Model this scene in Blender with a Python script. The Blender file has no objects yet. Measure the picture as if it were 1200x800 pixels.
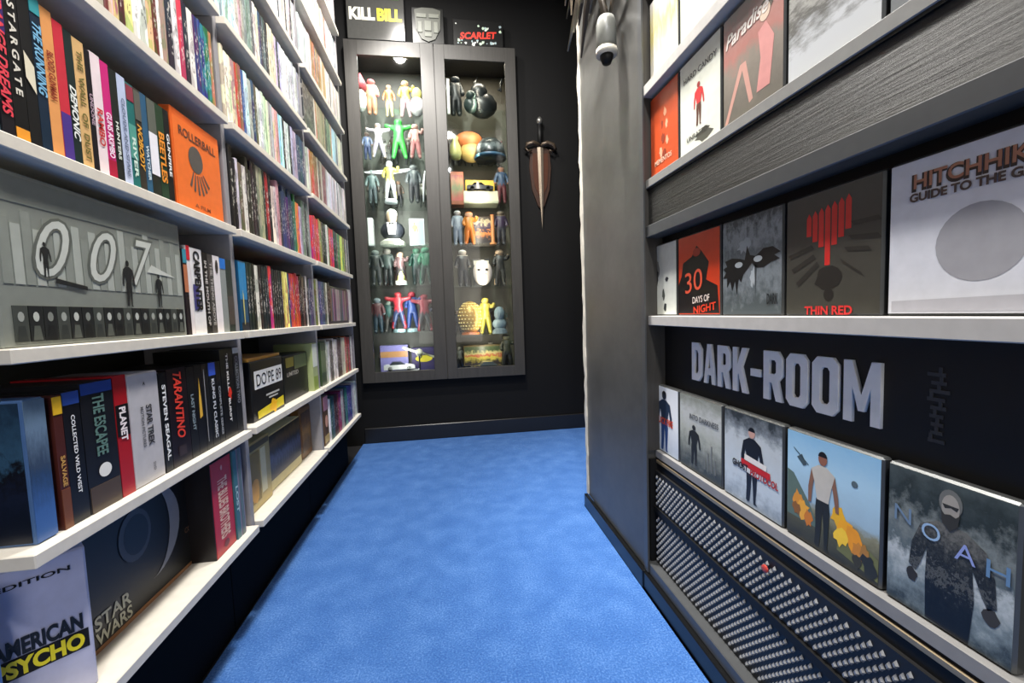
import bpy, bmesh, math, random
from mathutils import Vector, Matrix
random.seed(7)
C = bpy.context.scene.collection
SC = bpy.context.scene
PI = math.pi

# ---------------------------------------------------------------- camera, world, lights, exposure
cam_d = bpy.data.cameras.new('camera'); cam = bpy.data.objects.new('camera', cam_d); C.objects.link(cam)
cam_d.sensor_width = 36.0; cam_d.lens = 36.0 * 490 / 1200; cam_d.clip_start = 0.01
def cam_matrix(yaw, pitch, roll, loc):
    cy, sy, cp, sp = math.cos(yaw), math.sin(yaw), math.cos(pitch), math.sin(pitch)
    f = Vector((sy * cp, cy * cp, sp)); r = Vector((cy, -sy, 0)); u = r.cross(f)
    r2 = math.cos(roll) * r + math.sin(roll) * u; u2 = -math.sin(roll) * r + math.cos(roll) * u
    m = Matrix((r2, u2, -f)).transposed().to_4x4(); m.translation = loc
    return m
cam.matrix_world = cam_matrix(0.1442, -0.0677, -0.0342, Vector((0, 0, 0.70)))
SC.camera = cam

w = bpy.data.worlds.new('room_beyond'); SC.world = w; w.use_nodes = True
w.node_tree.nodes['Background'].inputs[0].default_value = (1.0, 0.96, 0.9, 1)
w.node_tree.nodes['Background'].inputs[1].default_value = 0.12

def lamp(name, kind, loc, power, color=(1, 1, 1), size=0.1, target=None, spot=None, blend=0.6, size_y=None):
    d = bpy.data.lights.new(name, kind); d.energy = power; d.color = color
    if kind == 'AREA':
        d.shape = 'RECTANGLE' if size_y else 'DISK'; d.size = size
        if size_y: d.size_y = size_y
    else:
        d.shadow_soft_size = size
    if spot: d.spot_size = spot; d.spot_blend = blend
    o = bpy.data.objects.new(name, d); C.objects.link(o); o.location = loc
    if target is not None:
        o.rotation_euler = (Vector(target) - Vector(loc)).to_track_quat('-Z', 'Y').to_euler()
    return o
lamp('downlight_near', 'AREA', (0.05, 0.45, 2.46), 27, (1.0, 0.95, 0.87), 0.14, (0.0, 0.45, 0))
lamp('downlight_middle', 'AREA', (-0.02, 1.30, 2.46), 30, (1.0, 0.96, 0.9), 0.12, (0.0, 1.30, 0))
lamp('downlight_far', 'AREA', (-0.20, 1.85, 2.46), 9, (1.0, 0.96, 0.9), 0.12, (-0.25, 1.95, 0))
lamp('cabinet_spot', 'SPOT', (-0.26, 1.72, 2.44), 70, (1.0, 0.95, 0.88), 0.04, (-0.27, 2.35, 1.78), math.radians(46), 0.8)
lamp('downlight_side', 'SPOT', (0.18, 1.16, 2.44), 210, (1.0, 0.96, 0.9), 0.05, (0.46, 1.18, 1.75), math.radians(62), 0.9)
lamp('fill_behind_camera', 'AREA', (0.0, -0.55, 2.46), 16, (0.97, 0.97, 1.0), 0.16, (0.0, 0.15, 0.4))  # added overhead fill behind the camera, no fitting of its own
lamp('front_fill', 'AREA', (0.0, -1.3, 1.0), 9, (1.0, 0.95, 0.88), 0.9, (0.0, 1.0, 0.7), size_y=1.4)  # large soft fill added behind the camera, not an actual doorway

SC.view_settings.view_transform = 'Standard'; SC.view_settings.look = 'None'
SC.view_settings.gamma = 1.0; SC.view_settings.use_curve_mapping = False
SC.view_settings.exposure = 0.35

# ---------------------------------------------------------------- helpers
def lin(h):
    if isinstance(h, str):
        v = [int(h[i:i + 2], 16) / 255 for i in (0, 2, 4)]
        return tuple(x / 12.92 if x <= 0.04045 else ((x + 0.055) / 1.055) ** 2.4 for x in v)
    return tuple(h)
MATS = {}
def nodes(name):
    m = bpy.data.materials.new(name); m.use_nodes = True
    return m, m.node_tree.nodes, m.node_tree.links, m.node_tree.nodes['Principled BSDF']
def mat(color, rough=0.5, metal=0.0, emit=0.0, spec=0.5, name=None):
    """plain material with a faint grain in colour and roughness"""
    key = (color, rough, metal, emit, spec)
    if key in MATS: return MATS[key]
    m, N, L, b = nodes(name or 'paint_' + str(color)[:24])
    c = lin(color)
    tc = N.new('ShaderNodeTexCoord'); nz = N.new('ShaderNodeTexNoise'); nz.inputs['Scale'].default_value = 60; nz.inputs['Detail'].default_value = 3
    L.new(tc.outputs['Object'], nz.inputs['Vector'])
    mx = N.new('ShaderNodeMix'); mx.data_type = 'RGBA'
    mx.inputs[6].default_value = (*[x * 0.86 for x in c], 1); mx.inputs[7].default_value = (*[min(1, x * 1.12) for x in c], 1)
    L.new(nz.outputs['Fac'], mx.inputs[0]); L.new(mx.outputs[2], b.inputs['Base Color'])
    b.inputs['Roughness'].default_value = rough; b.inputs['Metallic'].default_value = metal
    b.inputs['Specular IOR Level'].default_value = spec
    if emit:
        b.inputs['Emission Color'].default_value = (*c, 1); b.inputs['Emission Strength'].default_value = emit
    MATS[key] = m
    return m

def ramp(N, stops):
    r = N.new('ShaderNodeValToRGB'); e = r.color_ramp.elements
    while len(e) < len(stops): e.new(0.5)
    for i, (p, c) in enumerate(stops):
        e[i].position = p; e[i].color = (*lin(c), 1)
    return r
def scenic(name, stops, scale=(8, 1, 14), amt=0.25, rough=0.3, detail=6):
    """printed picture: vertical colour ramp broken up by noise (generated coordinates of the cover)"""
    m, N, L, b = nodes(name)
    tc = N.new('ShaderNodeTexCoord'); sp = N.new('ShaderNodeSeparateXYZ'); L.new(tc.outputs['Generated'], sp.inputs[0])
    mp = N.new('ShaderNodeMapping'); mp.inputs['Scale'].default_value = scale; L.new(tc.outputs['Generated'], mp.inputs[0])
    nz = N.new('ShaderNodeTexNoise'); nz.inputs['Scale'].default_value = 1; nz.inputs['Detail'].default_value = detail; nz.inputs['Roughness'].default_value = 0.7
    L.new(mp.outputs[0], nz.inputs['Vector'])
    a = N.new('ShaderNodeMath'); a.operation = 'MULTIPLY_ADD'; L.new(nz.outputs['Fac'], a.inputs[0]); a.inputs[1].default_value = amt * 2; 
    s = N.new('ShaderNodeMath'); s.operation = 'SUBTRACT'; L.new(sp.outputs['Z'], s.inputs[0]); s.inputs[1].default_value = amt
    L.new(s.outputs[0], a.inputs[2])
    r = ramp(N, stops); L.new(a.outputs[0], r.inputs[0]); L.new(r.outputs[0], b.inputs['Base Color'])
    b.inputs['Roughness'].default_value = rough
    return m
def spine_material(vertex=False):
    """printed spine: colour of the object, broken by blocks and lettering-like marks"""
    m, N, L, b = nodes('printed_spine')
    tc = N.new('ShaderNodeTexCoord'); oi = N.new('ShaderNodeObjectInfo')
    if vertex:
        at = N.new('ShaderNodeAttribute'); at.attribute_name = 'Col'; base = at.outputs['Color']
    else: base = oi.outputs['Color']
    ad = N.new('ShaderNodeVectorMath'); ad.operation = 'MULTIPLY_ADD'
    src = tc.outputs['Object'] if vertex else tc.outputs['Generated']
    L.new(src, ad.inputs[0]); ad.inputs[1].default_value = (0, 260, 40) if vertex else (5.0, 0, 19)
    cmb = N.new('ShaderNodeCombineXYZ'); k = N.new('ShaderNodeMath'); k.operation = 'MULTIPLY'; k.inputs[1].default_value = 91.0
    L.new(oi.outputs['Random'], k.inputs[0]); L.new(k.outputs[0], cmb.inputs[1]); L.new(k.outputs[0], cmb.inputs[2]); L.new(cmb.outputs[0], ad.inputs[2])
    n1 = N.new('ShaderNodeTexNoise'); n1.inputs['Scale'].default_value = 1.0; n1.inputs['Detail'].default_value = 2; L.new(ad.outputs[0], n1.inputs['Vector'])
    r1 = N.new('ShaderNodeValToRGB'); r1.color_ramp.interpolation = 'CONSTANT'
    r1.color_ramp.elements[0].color = (0, 0, 0, 1); r1.color_ramp.elements[1].position = 0.57; r1.color_ramp.elements[1].color = (1, 1, 1, 1)
    L.new(n1.outputs['Fac'], r1.inputs[0])
    # band mask along the height so the marks sit in the middle of the spine
    sp = N.new('ShaderNodeSeparateXYZ'); L.new(tc.outputs['Generated'], sp.inputs[0])
    def band(a0, a1):
        g = N.new('ShaderNodeMath'); g.operation = 'GREATER_THAN'; L.new(sp.outputs['Z'], g.inputs[0]); g.inputs[1].default_value = a0
        l = N.new('ShaderNodeMath'); l.operation = 'LESS_THAN'; L.new(sp.outputs['Z'], l.inputs[0]); l.inputs[1].default_value = a1
        mu = N.new('ShaderNodeMath'); mu.operation = 'MULTIPLY'; L.new(g.outputs[0], mu.inputs[0]); L.new(l.outputs[0], mu.inputs[1]); return mu
    gx = N.new('ShaderNodeMath'); gx.operation = 'COMPARE'; L.new(sp.outputs['X'], gx.inputs[0]); gx.inputs[1].default_value = 0.5; gx.inputs[2].default_value = 0.27
    mk = N.new('ShaderNodeMath'); mk.operation = 'MULTIPLY'
    if vertex: mk.inputs[0].default_value = 0.35
    else:
        bz = band(0.24, 0.8); m3 = N.new('ShaderNodeMath'); m3.operation = 'MULTIPLY'; L.new(bz.outputs[0], m3.inputs[0]); L.new(gx.outputs[0], m3.inputs[1]); m4 = N.new('ShaderNodeMath'); m4.operation = 'MULTIPLY'; L.new(m3.outputs[0], m4.inputs[0]); m4.inputs[1].default_value = 0.62; L.new(m4.outputs[0], mk.inputs[0])
    L.new(r1.outputs[0], mk.inputs[1])
    # accent: white on dark colours, dark on light ones
    bw = N.new('ShaderNodeRGBToBW'); L.new(base, bw.inputs[0])
    ra = ramp(N, [(0.0, 'e8e4da'), (0.22, 'f0f0ea'), (0.3, '2a2626'), (1.0, '35302e')]); L.new(bw.outputs[0], ra.inputs[0])
    # large patches: hue shifted picture blocks
    hs = N.new('ShaderNodeHueSaturation'); L.new(base, hs.inputs['Color']); hs.inputs['Value'].default_value = 0.62
    hh = N.new('ShaderNodeMath'); hh.operation = 'MULTIPLY_ADD'; L.new(oi.outputs['Random'], hh.inputs[0]); hh.inputs[1].default_value = 0.3; hh.inputs[2].default_value = 0.35
    L.new(hh.outputs[0], hs.inputs['Hue'])
    sc = N.new('ShaderNodeVectorMath'); sc.operation = 'SCALE'; L.new(ad.outputs[0], sc.inputs[0]); sc.inputs['Scale'].default_value = 0.16
    n2 = N.new('ShaderNodeTexNoise'); n2.inputs['Scale'].default_value = 1.0; L.new(sc.outputs[0], n2.inputs['Vector'])
    r2 = N.new('ShaderNodeValToRGB'); r2.color_ramp.elements[0].position = 0.5; r2.color_ramp.elements[1].position = 0.54; L.new(n2.outputs['Fac'], r2.inputs[0])
    m1 = N.new('ShaderNodeMix'); m1.data_type = 'RGBA'; L.new(r2.outputs[0], m1.inputs[0]); L.new(base, m1.inputs[6]); L.new(hs.outputs[0], m1.inputs[7])
    m2 = N.new('ShaderNodeMix'); m2.data_type = 'RGBA'; L.new(mk.outputs[0], m2.inputs[0]); L.new(m1.outputs[2], m2.inputs[6]); L.new(ra.outputs[0], m2.inputs[7])
    L.new(m2.outputs[2], b.inputs['Base Color']); b.inputs['Roughness'].default_value = 0.38
    return m
SPINE = spine_material(); SPINE_STUFF = spine_material(True)

class MB:
    """collects shapes into one mesh; every face carries a material slot"""
    def __init__(s): s.v = []; s.f = []; s.mi = []; s.ms = []
    def slot(s, m):
        if m not in s.ms: s.ms.append(m)
        return s.ms.index(m)
    def add(s, v, f, m):
        o = len(s.v); s.v += [tuple(p) for p in v]; i = s.slot(m)
        for q in f: s.f.append([o + k for k in q]); s.mi.append(i)
        return s
    def box(s, x0, x1, y0, y1, z0, z1, m, bev=0.0):
        if bev <= 0:
            v = [(x, y, z) for z in (z0, z1) for y in (y0, y1) for x in (x0, x1)]
            return s.add(v, [(0, 2, 3, 1), (4, 5, 7, 6), (0, 1, 5, 4), (2, 6, 7, 3), (0, 4, 6, 2), (1, 3, 7, 5)], m)
        bm = bmesh.new(); bmesh.ops.create_cube(bm, size=1)
        for q in bm.verts: q.co = Vector((x0 + (q.co.x + .5) * (x1 - x0), y0 + (q.co.y + .5) * (y1 - y0), z0 + (q.co.z + .5) * (z1 - z0)))
        bmesh.ops.bevel(bm, geom=list(bm.edges), offset=bev, segments=1, affect='EDGES')
        bm.verts.index_update(); s.add([q.co for q in bm.verts], [[q.index for q in f.verts] for f in bm.faces], m); bm.free(); return s
    def prism(s, pts, y0, y1, m):
        """polygon in x,z extruded in y, front face at y0"""
        n = len(pts)
        v = [(x, y0, z) for x, z in pts] + [(x, y1, z) for x, z in pts]
        a = sum(pts[i][0] * pts[(i + 1) % n][1] - pts[(i + 1) % n][0] * pts[i][1] for i in range(n))
        F = list(range(n)); 
        if a < 0: F = F[::-1]
        f = [F, [n + k for k in reversed(F)]]
        for i in range(n):
            p, q = F[i], F[(i + 1) % n]; f.append((q, p, n + p, n + q))
        return s.add(v, f, m)
    def flat(s, pts, y, m):
        n = len(pts); a = sum(pts[i][0] * pts[(i + 1) % n][1] - pts[(i + 1) % n][0] * pts[i][1] for i in range(n))
        F = list(range(n)); 
        if a < 0: F = F[::-1]
        return s.add([(x, y, z) for x, z in pts], [F], m)
    def tube(s, pts, rs, m, n=8, cap=True):
        """tapered tube through points"""
        pts = [Vector(p) for p in pts]; v = []; f = []
        for i, p in enumerate(pts):
            d = (pts[min(i + 1, len(pts) - 1)] - pts[max(i - 1, 0)]).normalized()
            a = d.cross(Vector((0, 0, 1))) if abs(d.z) < 0.95 else d.cross(Vector((1, 0, 0)))
            a.normalize(); b = d.cross(a); r = rs[i] if isinstance(rs, (list, tuple)) else rs
            v += [p + r * (math.cos(2 * PI * k / n) * a + math.sin(2 * PI * k / n) * b) for k in range(n)]
        for i in range(len(pts) - 1):
            for k in range(n): f.append((i * n + k, (i * n + (k + 1) % n), (i + 1) * n + (k + 1) % n, (i + 1) * n + k))
        if cap: f += [list(range(n))[::-1], [(len(pts) - 1) * n + k for k in range(n)]]
        return s.add(v, f, m)
    def ball(s, c, r, m, seg=10, ring=7):
        rx, ry, rz = r if isinstance(r, (tuple, list)) else (r, r, r); v = []; f = []
        for i in range(ring + 1):
            t = PI * i / ring
            for k in range(seg):
                p = 2 * PI * k / seg
                v.append((c[0] + rx * math.sin(t) * math.cos(p), c[1] + ry * math.sin(t) * math.sin(p), c[2] + rz * math.cos(t)))
        for i in range(ring):
            for k in range(seg): f.append((i * seg + k, (i + 1) * seg + k, (i + 1) * seg + (k + 1) % seg, i * seg + (k + 1) % seg))
        return s.add(v, f, m)
    def lathe(s, prof, m, c=(0, 0, 0), n=14):
        v = []; f = []
        for r, z in prof: v += [(c[0] + r * math.cos(2 * PI * k / n), c[1] + r * math.sin(2 * PI * k / n), c[2] + z) for k in range(n)]
        for i in range(len(prof) - 1):
            for k in range(n): f.append((i * n + k, i * n + (k + 1) % n, (i + 1) * n + (k + 1) % n, (i + 1) * n + k))
        f += [list(range(n))[::-1], [(len(prof) - 1) * n + k for k in range(n)]]
        return s.add(v, f, m)
    def build(s, name, parent=None, smooth=False, loc=None, rotz=0.0):
        me = bpy.data.meshes.new(name); me.from_pydata(s.v, [], s.f)
        for m in s.ms: me.materials.append(m)
        for p, i in zip(me.polygons, s.mi): p.material_index = i; p.use_smooth = smooth
        o = bpy.data.objects.new(name, me); C.objects.link(o)
        if parent: o.parent = parent
        if loc is not None: o.location = loc
        if rotz: o.rotation_euler.z = rotz
        return o
def tag(o, label=None, cat=None, group=None, kind=None):
    if label: o['label'] = label
    if cat: o['category'] = cat
    if group: o['group'] = group
    if kind: o['kind'] = kind
    return o
def thing(name, label, cat, loc=(0, 0, 0), rotz=0.0, group=None):
    o = bpy.data.objects.new(name, None); C.objects.link(o); o.location = loc; o.rotation_euler.z = rotz; o.empty_display_size = 0.02
    return tag(o, label, cat, group)
LEFT, RIGHT = PI / 2, -PI / 2       # local front is -y: turned to face +x (left shelves) or -x (right wall)

_txt = {}
def text_geo(s, bold=0.0, shear=0.0):
    k = (s, bold, shear)
    if k in _txt: return _txt[k]
    cu = bpy.data.curves.new('lettering', 'FONT'); cu.body = s; cu.offset = bold; cu.shear = shear; cu.resolution_u = 4; cu.size = 1.0
    ob = bpy.data.objects.new('lettering', cu); C.objects.link(ob)
    me = bpy.data.meshes.new_from_object(ob)
    V = [(v.co.x, v.co.y) for v in me.vertices]; F = [list(p.vertices) for p in me.polygons]
    bpy.data.objects.remove(ob); bpy.data.curves.remove(cu); bpy.data.meshes.remove(me)
    x0 = min(v[0] for v in V); x1 = max(v[0] for v in V); y0 = min(v[1] for v in V); y1 = max(v[1] for v in V)
    V = [((a - x0) / (x1 - x0) - .5, (b - y0) / (y1 - y0) - .5) for a, b in V]
    _txt[k] = (V, F); return _txt[k]
def text(mb, s, cx, cz, wd, ht, y, m, down=False, bold=0.02, shear=0.0, tilt=0.0):
    """printed lettering fitted to wd x ht (along the reading direction x across it); down = reads top to bottom"""
    V, F = text_geo(s, bold, shear); out = []
    for a, b in V:
        p, q = a * wd, b * ht
        if down: p, q = q, -p
        if tilt: p, q = p * math.cos(tilt) - q * math.sin(tilt), p * math.sin(tilt) + q * math.cos(tilt)
        out.append((cx + p, y, cz + q))
    # keep normals facing the front (-y)
    a = Vector(out[F[0][1]]) - Vector(out[F[0][0]]); b = Vector(out[F[0][2]]) - Vector(out[F[0][1]])
    if a.cross(b).y > 0: F = [f[::-1] for f in F]
    mb.add(out, F, m); return mb
def disc(cx, cz, rx, rz=None, n=20, a0=0, a1=2 * PI):
    rz = rx if rz is None else rz
    return [(cx + rx * math.cos(a0 + (a1 - a0) * k / n), cz + rz * math.sin(a0 + (a1 - a0) * k / n)) for k in range(n if a1 - a0 > 6.2 else n + 1)]
def blot(cx, cz, r, n=16, rough=0.4, sx=1.0, sz=1.0, seed=0):
    g = random.Random(seed)
    return [(cx + sx * r * (1 - rough * g.random()) * math.cos(2 * PI * k / n), cz + sz * r * (1 - rough * g.random()) * math.sin(2 * PI * k / n)) for k in range(n)]
def man(x, z, h, wide=1.0):
    """outline polygons of a walking figure, feet at x,z"""
    k = h
    P = lambda L: [(x + a * k * wide, z + b * k) for a, b in L]
    return dict(head=[(x + a, z + b) for a, b in disc(0, 0.93 * k, 0.05 * k * wide, 0.066 * k, 14)],
        torso=P([(-.06, .50), (.07, .50), (.10, .66), (.135, .80), (.045, .86), (-.045, .86), (-.13, .80), (-.09, .66)]),
        arm_l=P([(-.13, .80), (-.085, .78), (-.115, .60), (-.13, .44), (-.165, .43), (-.165, .60)]),
        arm_r=P([(.135, .80), (.09, .78), (.125, .60), (.15, .45), (.185, .45), (.175, .60)]),
        hips=P([(-.07, .51), (.075, .51), (.085, .40), (-.08, .40)]),
        leg_l=P([(-.08, .42), (.005, .42), (-.01, .22), (-.03, .02), (-.06, 0), (-.085, .02), (-.075, .22)]),
        leg_r=P([(.0, .42), (.085, .42), (.075, .22), (.06, .03), (.09, 0), (.03, 0), (.02, .22)]))
def man_print(mb, x, z, h, y, skin, top, legs, hair=None, wide=1.0, sleeves=None):
    q = man(x, z, h, wide)
    for k, m, d in (('leg_l', legs, 0), ('leg_r', legs, .00003), ('hips', legs, .00006), ('arm_l', sleeves or skin, .00009), ('arm_r', sleeves or skin, .0001), ('torso', top, .00013), ('head', skin, .00016)):
        mb.flat(q[k], y - d, m)
    if hair: mb.flat(disc(x, z + .945 * h, .052 * h * wide, .062 * h, 12, 0.1, PI - 0.1), y - .0002, hair)

# ---------------------------------------------------------------- shared materials
def wood_black(name, base, rough, axis_scale, bump=0.25):
    m, N, L, b = nodes(name)
    tc = N.new('ShaderNodeTexCoord'); mp = N.new('ShaderNodeMapping'); mp.inputs['Scale'].default_value = axis_scale; L.new(tc.outputs['Object'], mp.inputs[0])
    nz = N.new('ShaderNodeTexNoise'); nz.inputs['Scale'].default_value = 1; nz.inputs['Detail'].default_value = 8; nz.inputs['Roughness'].default_value = 0.75; L.new(mp.outputs[0], nz.inputs['Vector'])
    c = lin(base); r = N.new('ShaderNodeValToRGB'); r.color_ramp.elements[0].position = .3; r.color_ramp.elements[1].position = .75
    r.color_ramp.elements[0].color = (*[x * .7 for x in c], 1); r.color_ramp.elements[1].color = (*[x * 1.35 for x in c], 1)
    L.new(nz.outputs['Fac'], r.inputs[0]); L.new(r.outputs[0], b.inputs['Base Color'])
    bp = N.new('ShaderNodeBump'); bp.inputs['Strength'].default_value = bump; bp.inputs['Distance'].default_value = .004; L.new(nz.outputs['Fac'], bp.inputs['Height']); L.new(bp.outputs[0], b.inputs['Normal'])
    b.inputs['Roughness'].default_value = rough
    return m
M_WHITE = mat('d8d2c6', 0.42, name='white_melamine')
M_UPRIGHT = mat('8e8c90', 0.5)
M_SHELFBACK = mat('3a3a32', 0.7, name='shelf_back')
M_BLACKWALL = mat('09090a', 0.7, 0, 0, 0.25, name='black_wall_paint')
M_PILLAR = wood_black('charcoal_satin_paint', '4a4a48', 0.4, (6, 6, 6), 0.03)
M_PANEL = wood_black('black_stained_wood', '262624', 0.45, (40, 5, 160), 0.6)
M_FRAMEBLK = wood_black('blackbrown_veneer', '363431', 0.44, (60, 60, 4), 0.08)
M_TRIM = mat('8a8a88', 0.35, name='grey_trim')
M_TRIMDK = mat('46484a', 0.35)
M_LEDGE = mat('b9b7b4', 0.4, name='brushed_ledge')
M_BRASS = mat('9a8a70', 0.35, 0.6)
M_BLACK = mat('0c0c0d', 0.55, 0, 0, 0.3)
M_PLINTH = mat('060607', 0.8, 0, 0, 0.1)
M_GLOSSBLK = mat('0a0b0d', 0.3, name='gloss_black')
M_MESH = mat('86888c', 0.35, 0.25)
M_BACKING = mat('0e0e10', 0.5, 0.0, name='mesh_backing')
def carpet_material():
    m, N, L, b = nodes('blue_carpet')
    tc = N.new('ShaderNodeTexCoord')
    n1 = N.new('ShaderNodeTexNoise'); n1.inputs['Scale'].default_value = 14; n1.inputs['Detail'].default_value = 7; L.new(tc.outputs['Object'], n1.inputs['Vector'])
    n2 = N.new('ShaderNodeTexNoise'); n2.inputs['Scale'].default_value = 260; n2.inputs['Detail'].default_value = 3; L.new(tc.outputs['Object'], n2.inputs['Vector'])
    a = N.new('ShaderNodeMath'); a.operation = 'MULTIPLY_ADD'; L.new(n2.outputs['Fac'], a.inputs[0]); a.inputs[1].default_value = 0.7; a2 = N.new('ShaderNodeMath'); a2.operation = 'MULTIPLY'; a2.inputs[1].default_value = 0.3; L.new(n1.outputs['Fac'], a2.inputs[0]); L.new(a2.outputs[0], a.inputs[2])
    r = ramp(N, [(0.28, '244d8e'), (0.5, '3b66a8'), (0.72, '628cc8')]); L.new(a.outputs[0], r.inputs[0]); L.new(r.outputs[0], b.inputs['Base Color'])
    b.inputs['Roughness'].default_value = 0.95; b.inputs['Specular IOR Level'].default_value = 0.1
    b.inputs['Sheen Weight'].default_value = 0.25; b.inputs['Sheen Roughness'].default_value = 0.5; b.inputs['Sheen Tint'].default_value = (.5, .7, 1, 1)
    bp = N.new('ShaderNodeBump'); bp.inputs['Strength'].default_value = 0.7; bp.inputs['Distance'].default_value = .004; L.new(n2.outputs['Fac'], bp.inputs['Height']); L.new(bp.outputs[0], b.inputs['Normal'])
    return m
def glass_material(name, tint, gloss):
    m = bpy.data.materials.new(name); m.use_nodes = True; N = m.node_tree.nodes; L = m.node_tree.links; N.clear()
    o = N.new('ShaderNodeOutputMaterial'); t = N.new('ShaderNodeBsdfTransparent'); g = N.new('ShaderNodeBsdfGlossy'); mx = N.new('ShaderNodeMixShader'); fr = N.new('ShaderNodeFresnel')
    fr.inputs[0].default_value = 1.45; t.inputs[0].default_value = (*tint, 1); g.inputs['Roughness'].default_value = gloss
    ge = N.new('ShaderNodeNewGeometry'); fb = N.new('ShaderNodeMix'); fb.data_type = 'FLOAT'; L.new(ge.outputs['Backfacing'], fb.inputs[0]); L.new(fr.outputs[0], fb.inputs[2]); fb.inputs[3].default_value = 0.0
    L.new(fb.outputs[0], mx.inputs[0]); L.new(t.outputs[0], mx.inputs[1]); L.new(g.outputs[0], mx.inputs[2]); L.new(mx.outputs[0], o.inputs[0])
    return m
M_GLASS = glass_material('clear_glass', (.95, .97, .96), 0.03)
M_GLASSSHELF = glass_material('shelf_glass', (.93, .97, .955), 0.08)

# ---------------------------------------------------------------- structure
YB = 2.40
def struct(mb, name): return tag(mb.build(name), kind='structure')
struct(MB().box(-0.72, 1.35, -1.4, YB + .3, -0.06, -0.012, mat('16161a', .8)), 'floor')
struct(MB().box(-0.72, 1.35, -1.4, YB + .3, 2.5, 2.56, mat('1c1c1e', .8)), 'ceiling')
struct(MB().box(-0.72, -0.66, -1.4, YB + .3, -0.012, 2.5, M_BLACKWALL), 'wall_left')
bw = MB()
bw.box(-0.66, -0.487, YB, YB + .06, -0.012, 2.5, M_BLACKWALL).box(0.414, 1.29, YB, YB + .06, -0.012, 2.5, M_BLACKWALL)
bw.box(-0.487, 0.414, YB, YB + .06, -0.012, 0.343, M_BLACKWALL).box(-0.487, 0.414, YB, YB + .06, 2.142, 2.5, M_BLACKWALL)
bw.box(-0.487, 0.414, YB + .24, YB + .3, 0.343, 2.142, M_BLACKWALL)
struct(bw, 'wall_back')
struct(MB().box(1.29, 1.35, -1.4, YB, -0.012, 2.5, M_BLACKWALL), 'wall_passage')
struct(MB().box(-0.50, 1.29, YB - .012, YB, 0.0, 0.085, mat('1a1a1c', .3), .003), 'baseboard_back')
# right wall: the plain end of it (beyond the display niche) and the run behind the display
pw = MB().box(0.462, 0.60, 0.955, 1.40, 0.045, 2.5, M_PILLAR).box(0.60, 0.66, -1.4, 0.955, -0.012, 2.5, M_BLACKWALL)
pw.box(0.48, 0.60, 0.955, 1.40, -0.012, 0.045, M_BLACK)
struct(pw, 'wall_right')
g = random.Random(3); ch = MB(); zs = [0.05 + 2.45 * i / 70 for i in range(71)]
wv = [(0.458 - .002 * g.random(), 1.400 + .004 + .012 * g.random()) for _ in zs]
v = []; f = []
for z, (a, b) in zip(zs, wv): v += [(a, 1.397 - .004 * g.random(), z), (a, b, z), (0.60, b, z), (0.60, 1.40, z)]
for i in range(70):
    for k in range(4): f.append((i * 4 + k, i * 4 + (k + 1) % 4, i * 4 + 4 + (k + 1) % 4, i * 4 + 4 + k))
ch.add(v, f + [(0, 3, 2, 1), (280, 281, 282, 283)], mat('c9c4b8', .7, name='bare_chipped_edge')); struct(ch, 'trim_1')
struct(MB().box(0.449, 0.462, 0.953, 1.414, -0.012, 0.045, M_GLOSSBLK, .002), 'baseboard_right')
cp = MB(); cpm = carpet_material(); ol = [(-0.51, -1.35), (0.448, -1.35), (0.448, 1.418), (1.27, 1.418), (1.27, YB - .013), (-0.51, YB - .013)]
cp.add([(x, y, 0.0) for x, y in ol] + [(x, y, -0.012) for x, y in ol], [list(range(6)), [6 + k for k in range(6)][::-1]] + [(k, 6 + k, 6 + (k + 1) % 6, (k + 1) % 6) for k in range(6)], cpm)
tag(cp.build('carpet'), 'royal blue short pile carpet running down the aisle', 'carpet')

# ---------------------------------------------------------------- bookcases on the left
XF = -0.44; XB = -0.64
BOARDS = [0.25, 0.465, 0.681, 0.902, 1.128, 1.342, 1.552, 1.765, 1.98]
UNITS = [('near', 0.49, 0.975), ('middle', 0.996, 1.505), ('far', 1.526, 2.05)]
for nm, y0, y1 in UNITS:
    t = thing('bookcase', {'near': 'white shelved bookcase nearest the camera, with the orange case on it',
        'middle': 'white shelved bookcase in the middle of the left wall', 'far': 'white shelved bookcase next to the glass cabinet'}[nm], 'bookcase', ((XF + XB) / 2, (y0 + y1) / 2, 0), 0, 'bookcases along the left wall')
    ox, oy = (XF + XB) / 2, (y0 + y1) / 2
    for z in BOARDS:
        th = 0.016
        MB().box(XB - ox, XF - ox, y0 - oy, y1 - oy, z - th, z, M_WHITE, .0012).build('shelf', t)
    MB().box(XB - .016 - ox, XB - ox, y0 - oy, y1 + .018 - oy, 0.0, 2.15, M_SHELFBACK).build('back_panel', t)
    MB().box(XB - ox, -0.457 - ox, y1 + .003 - oy, y1 + .018 - oy, 0.236, 2.15, M_UPRIGHT, .001).build('upright', t)
    MB().box(XB - ox, -0.516 - ox, y0 - oy, y1 + .018 - oy, 0.0, 0.2335, M_PLINTH).build('plinth', t)

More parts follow.
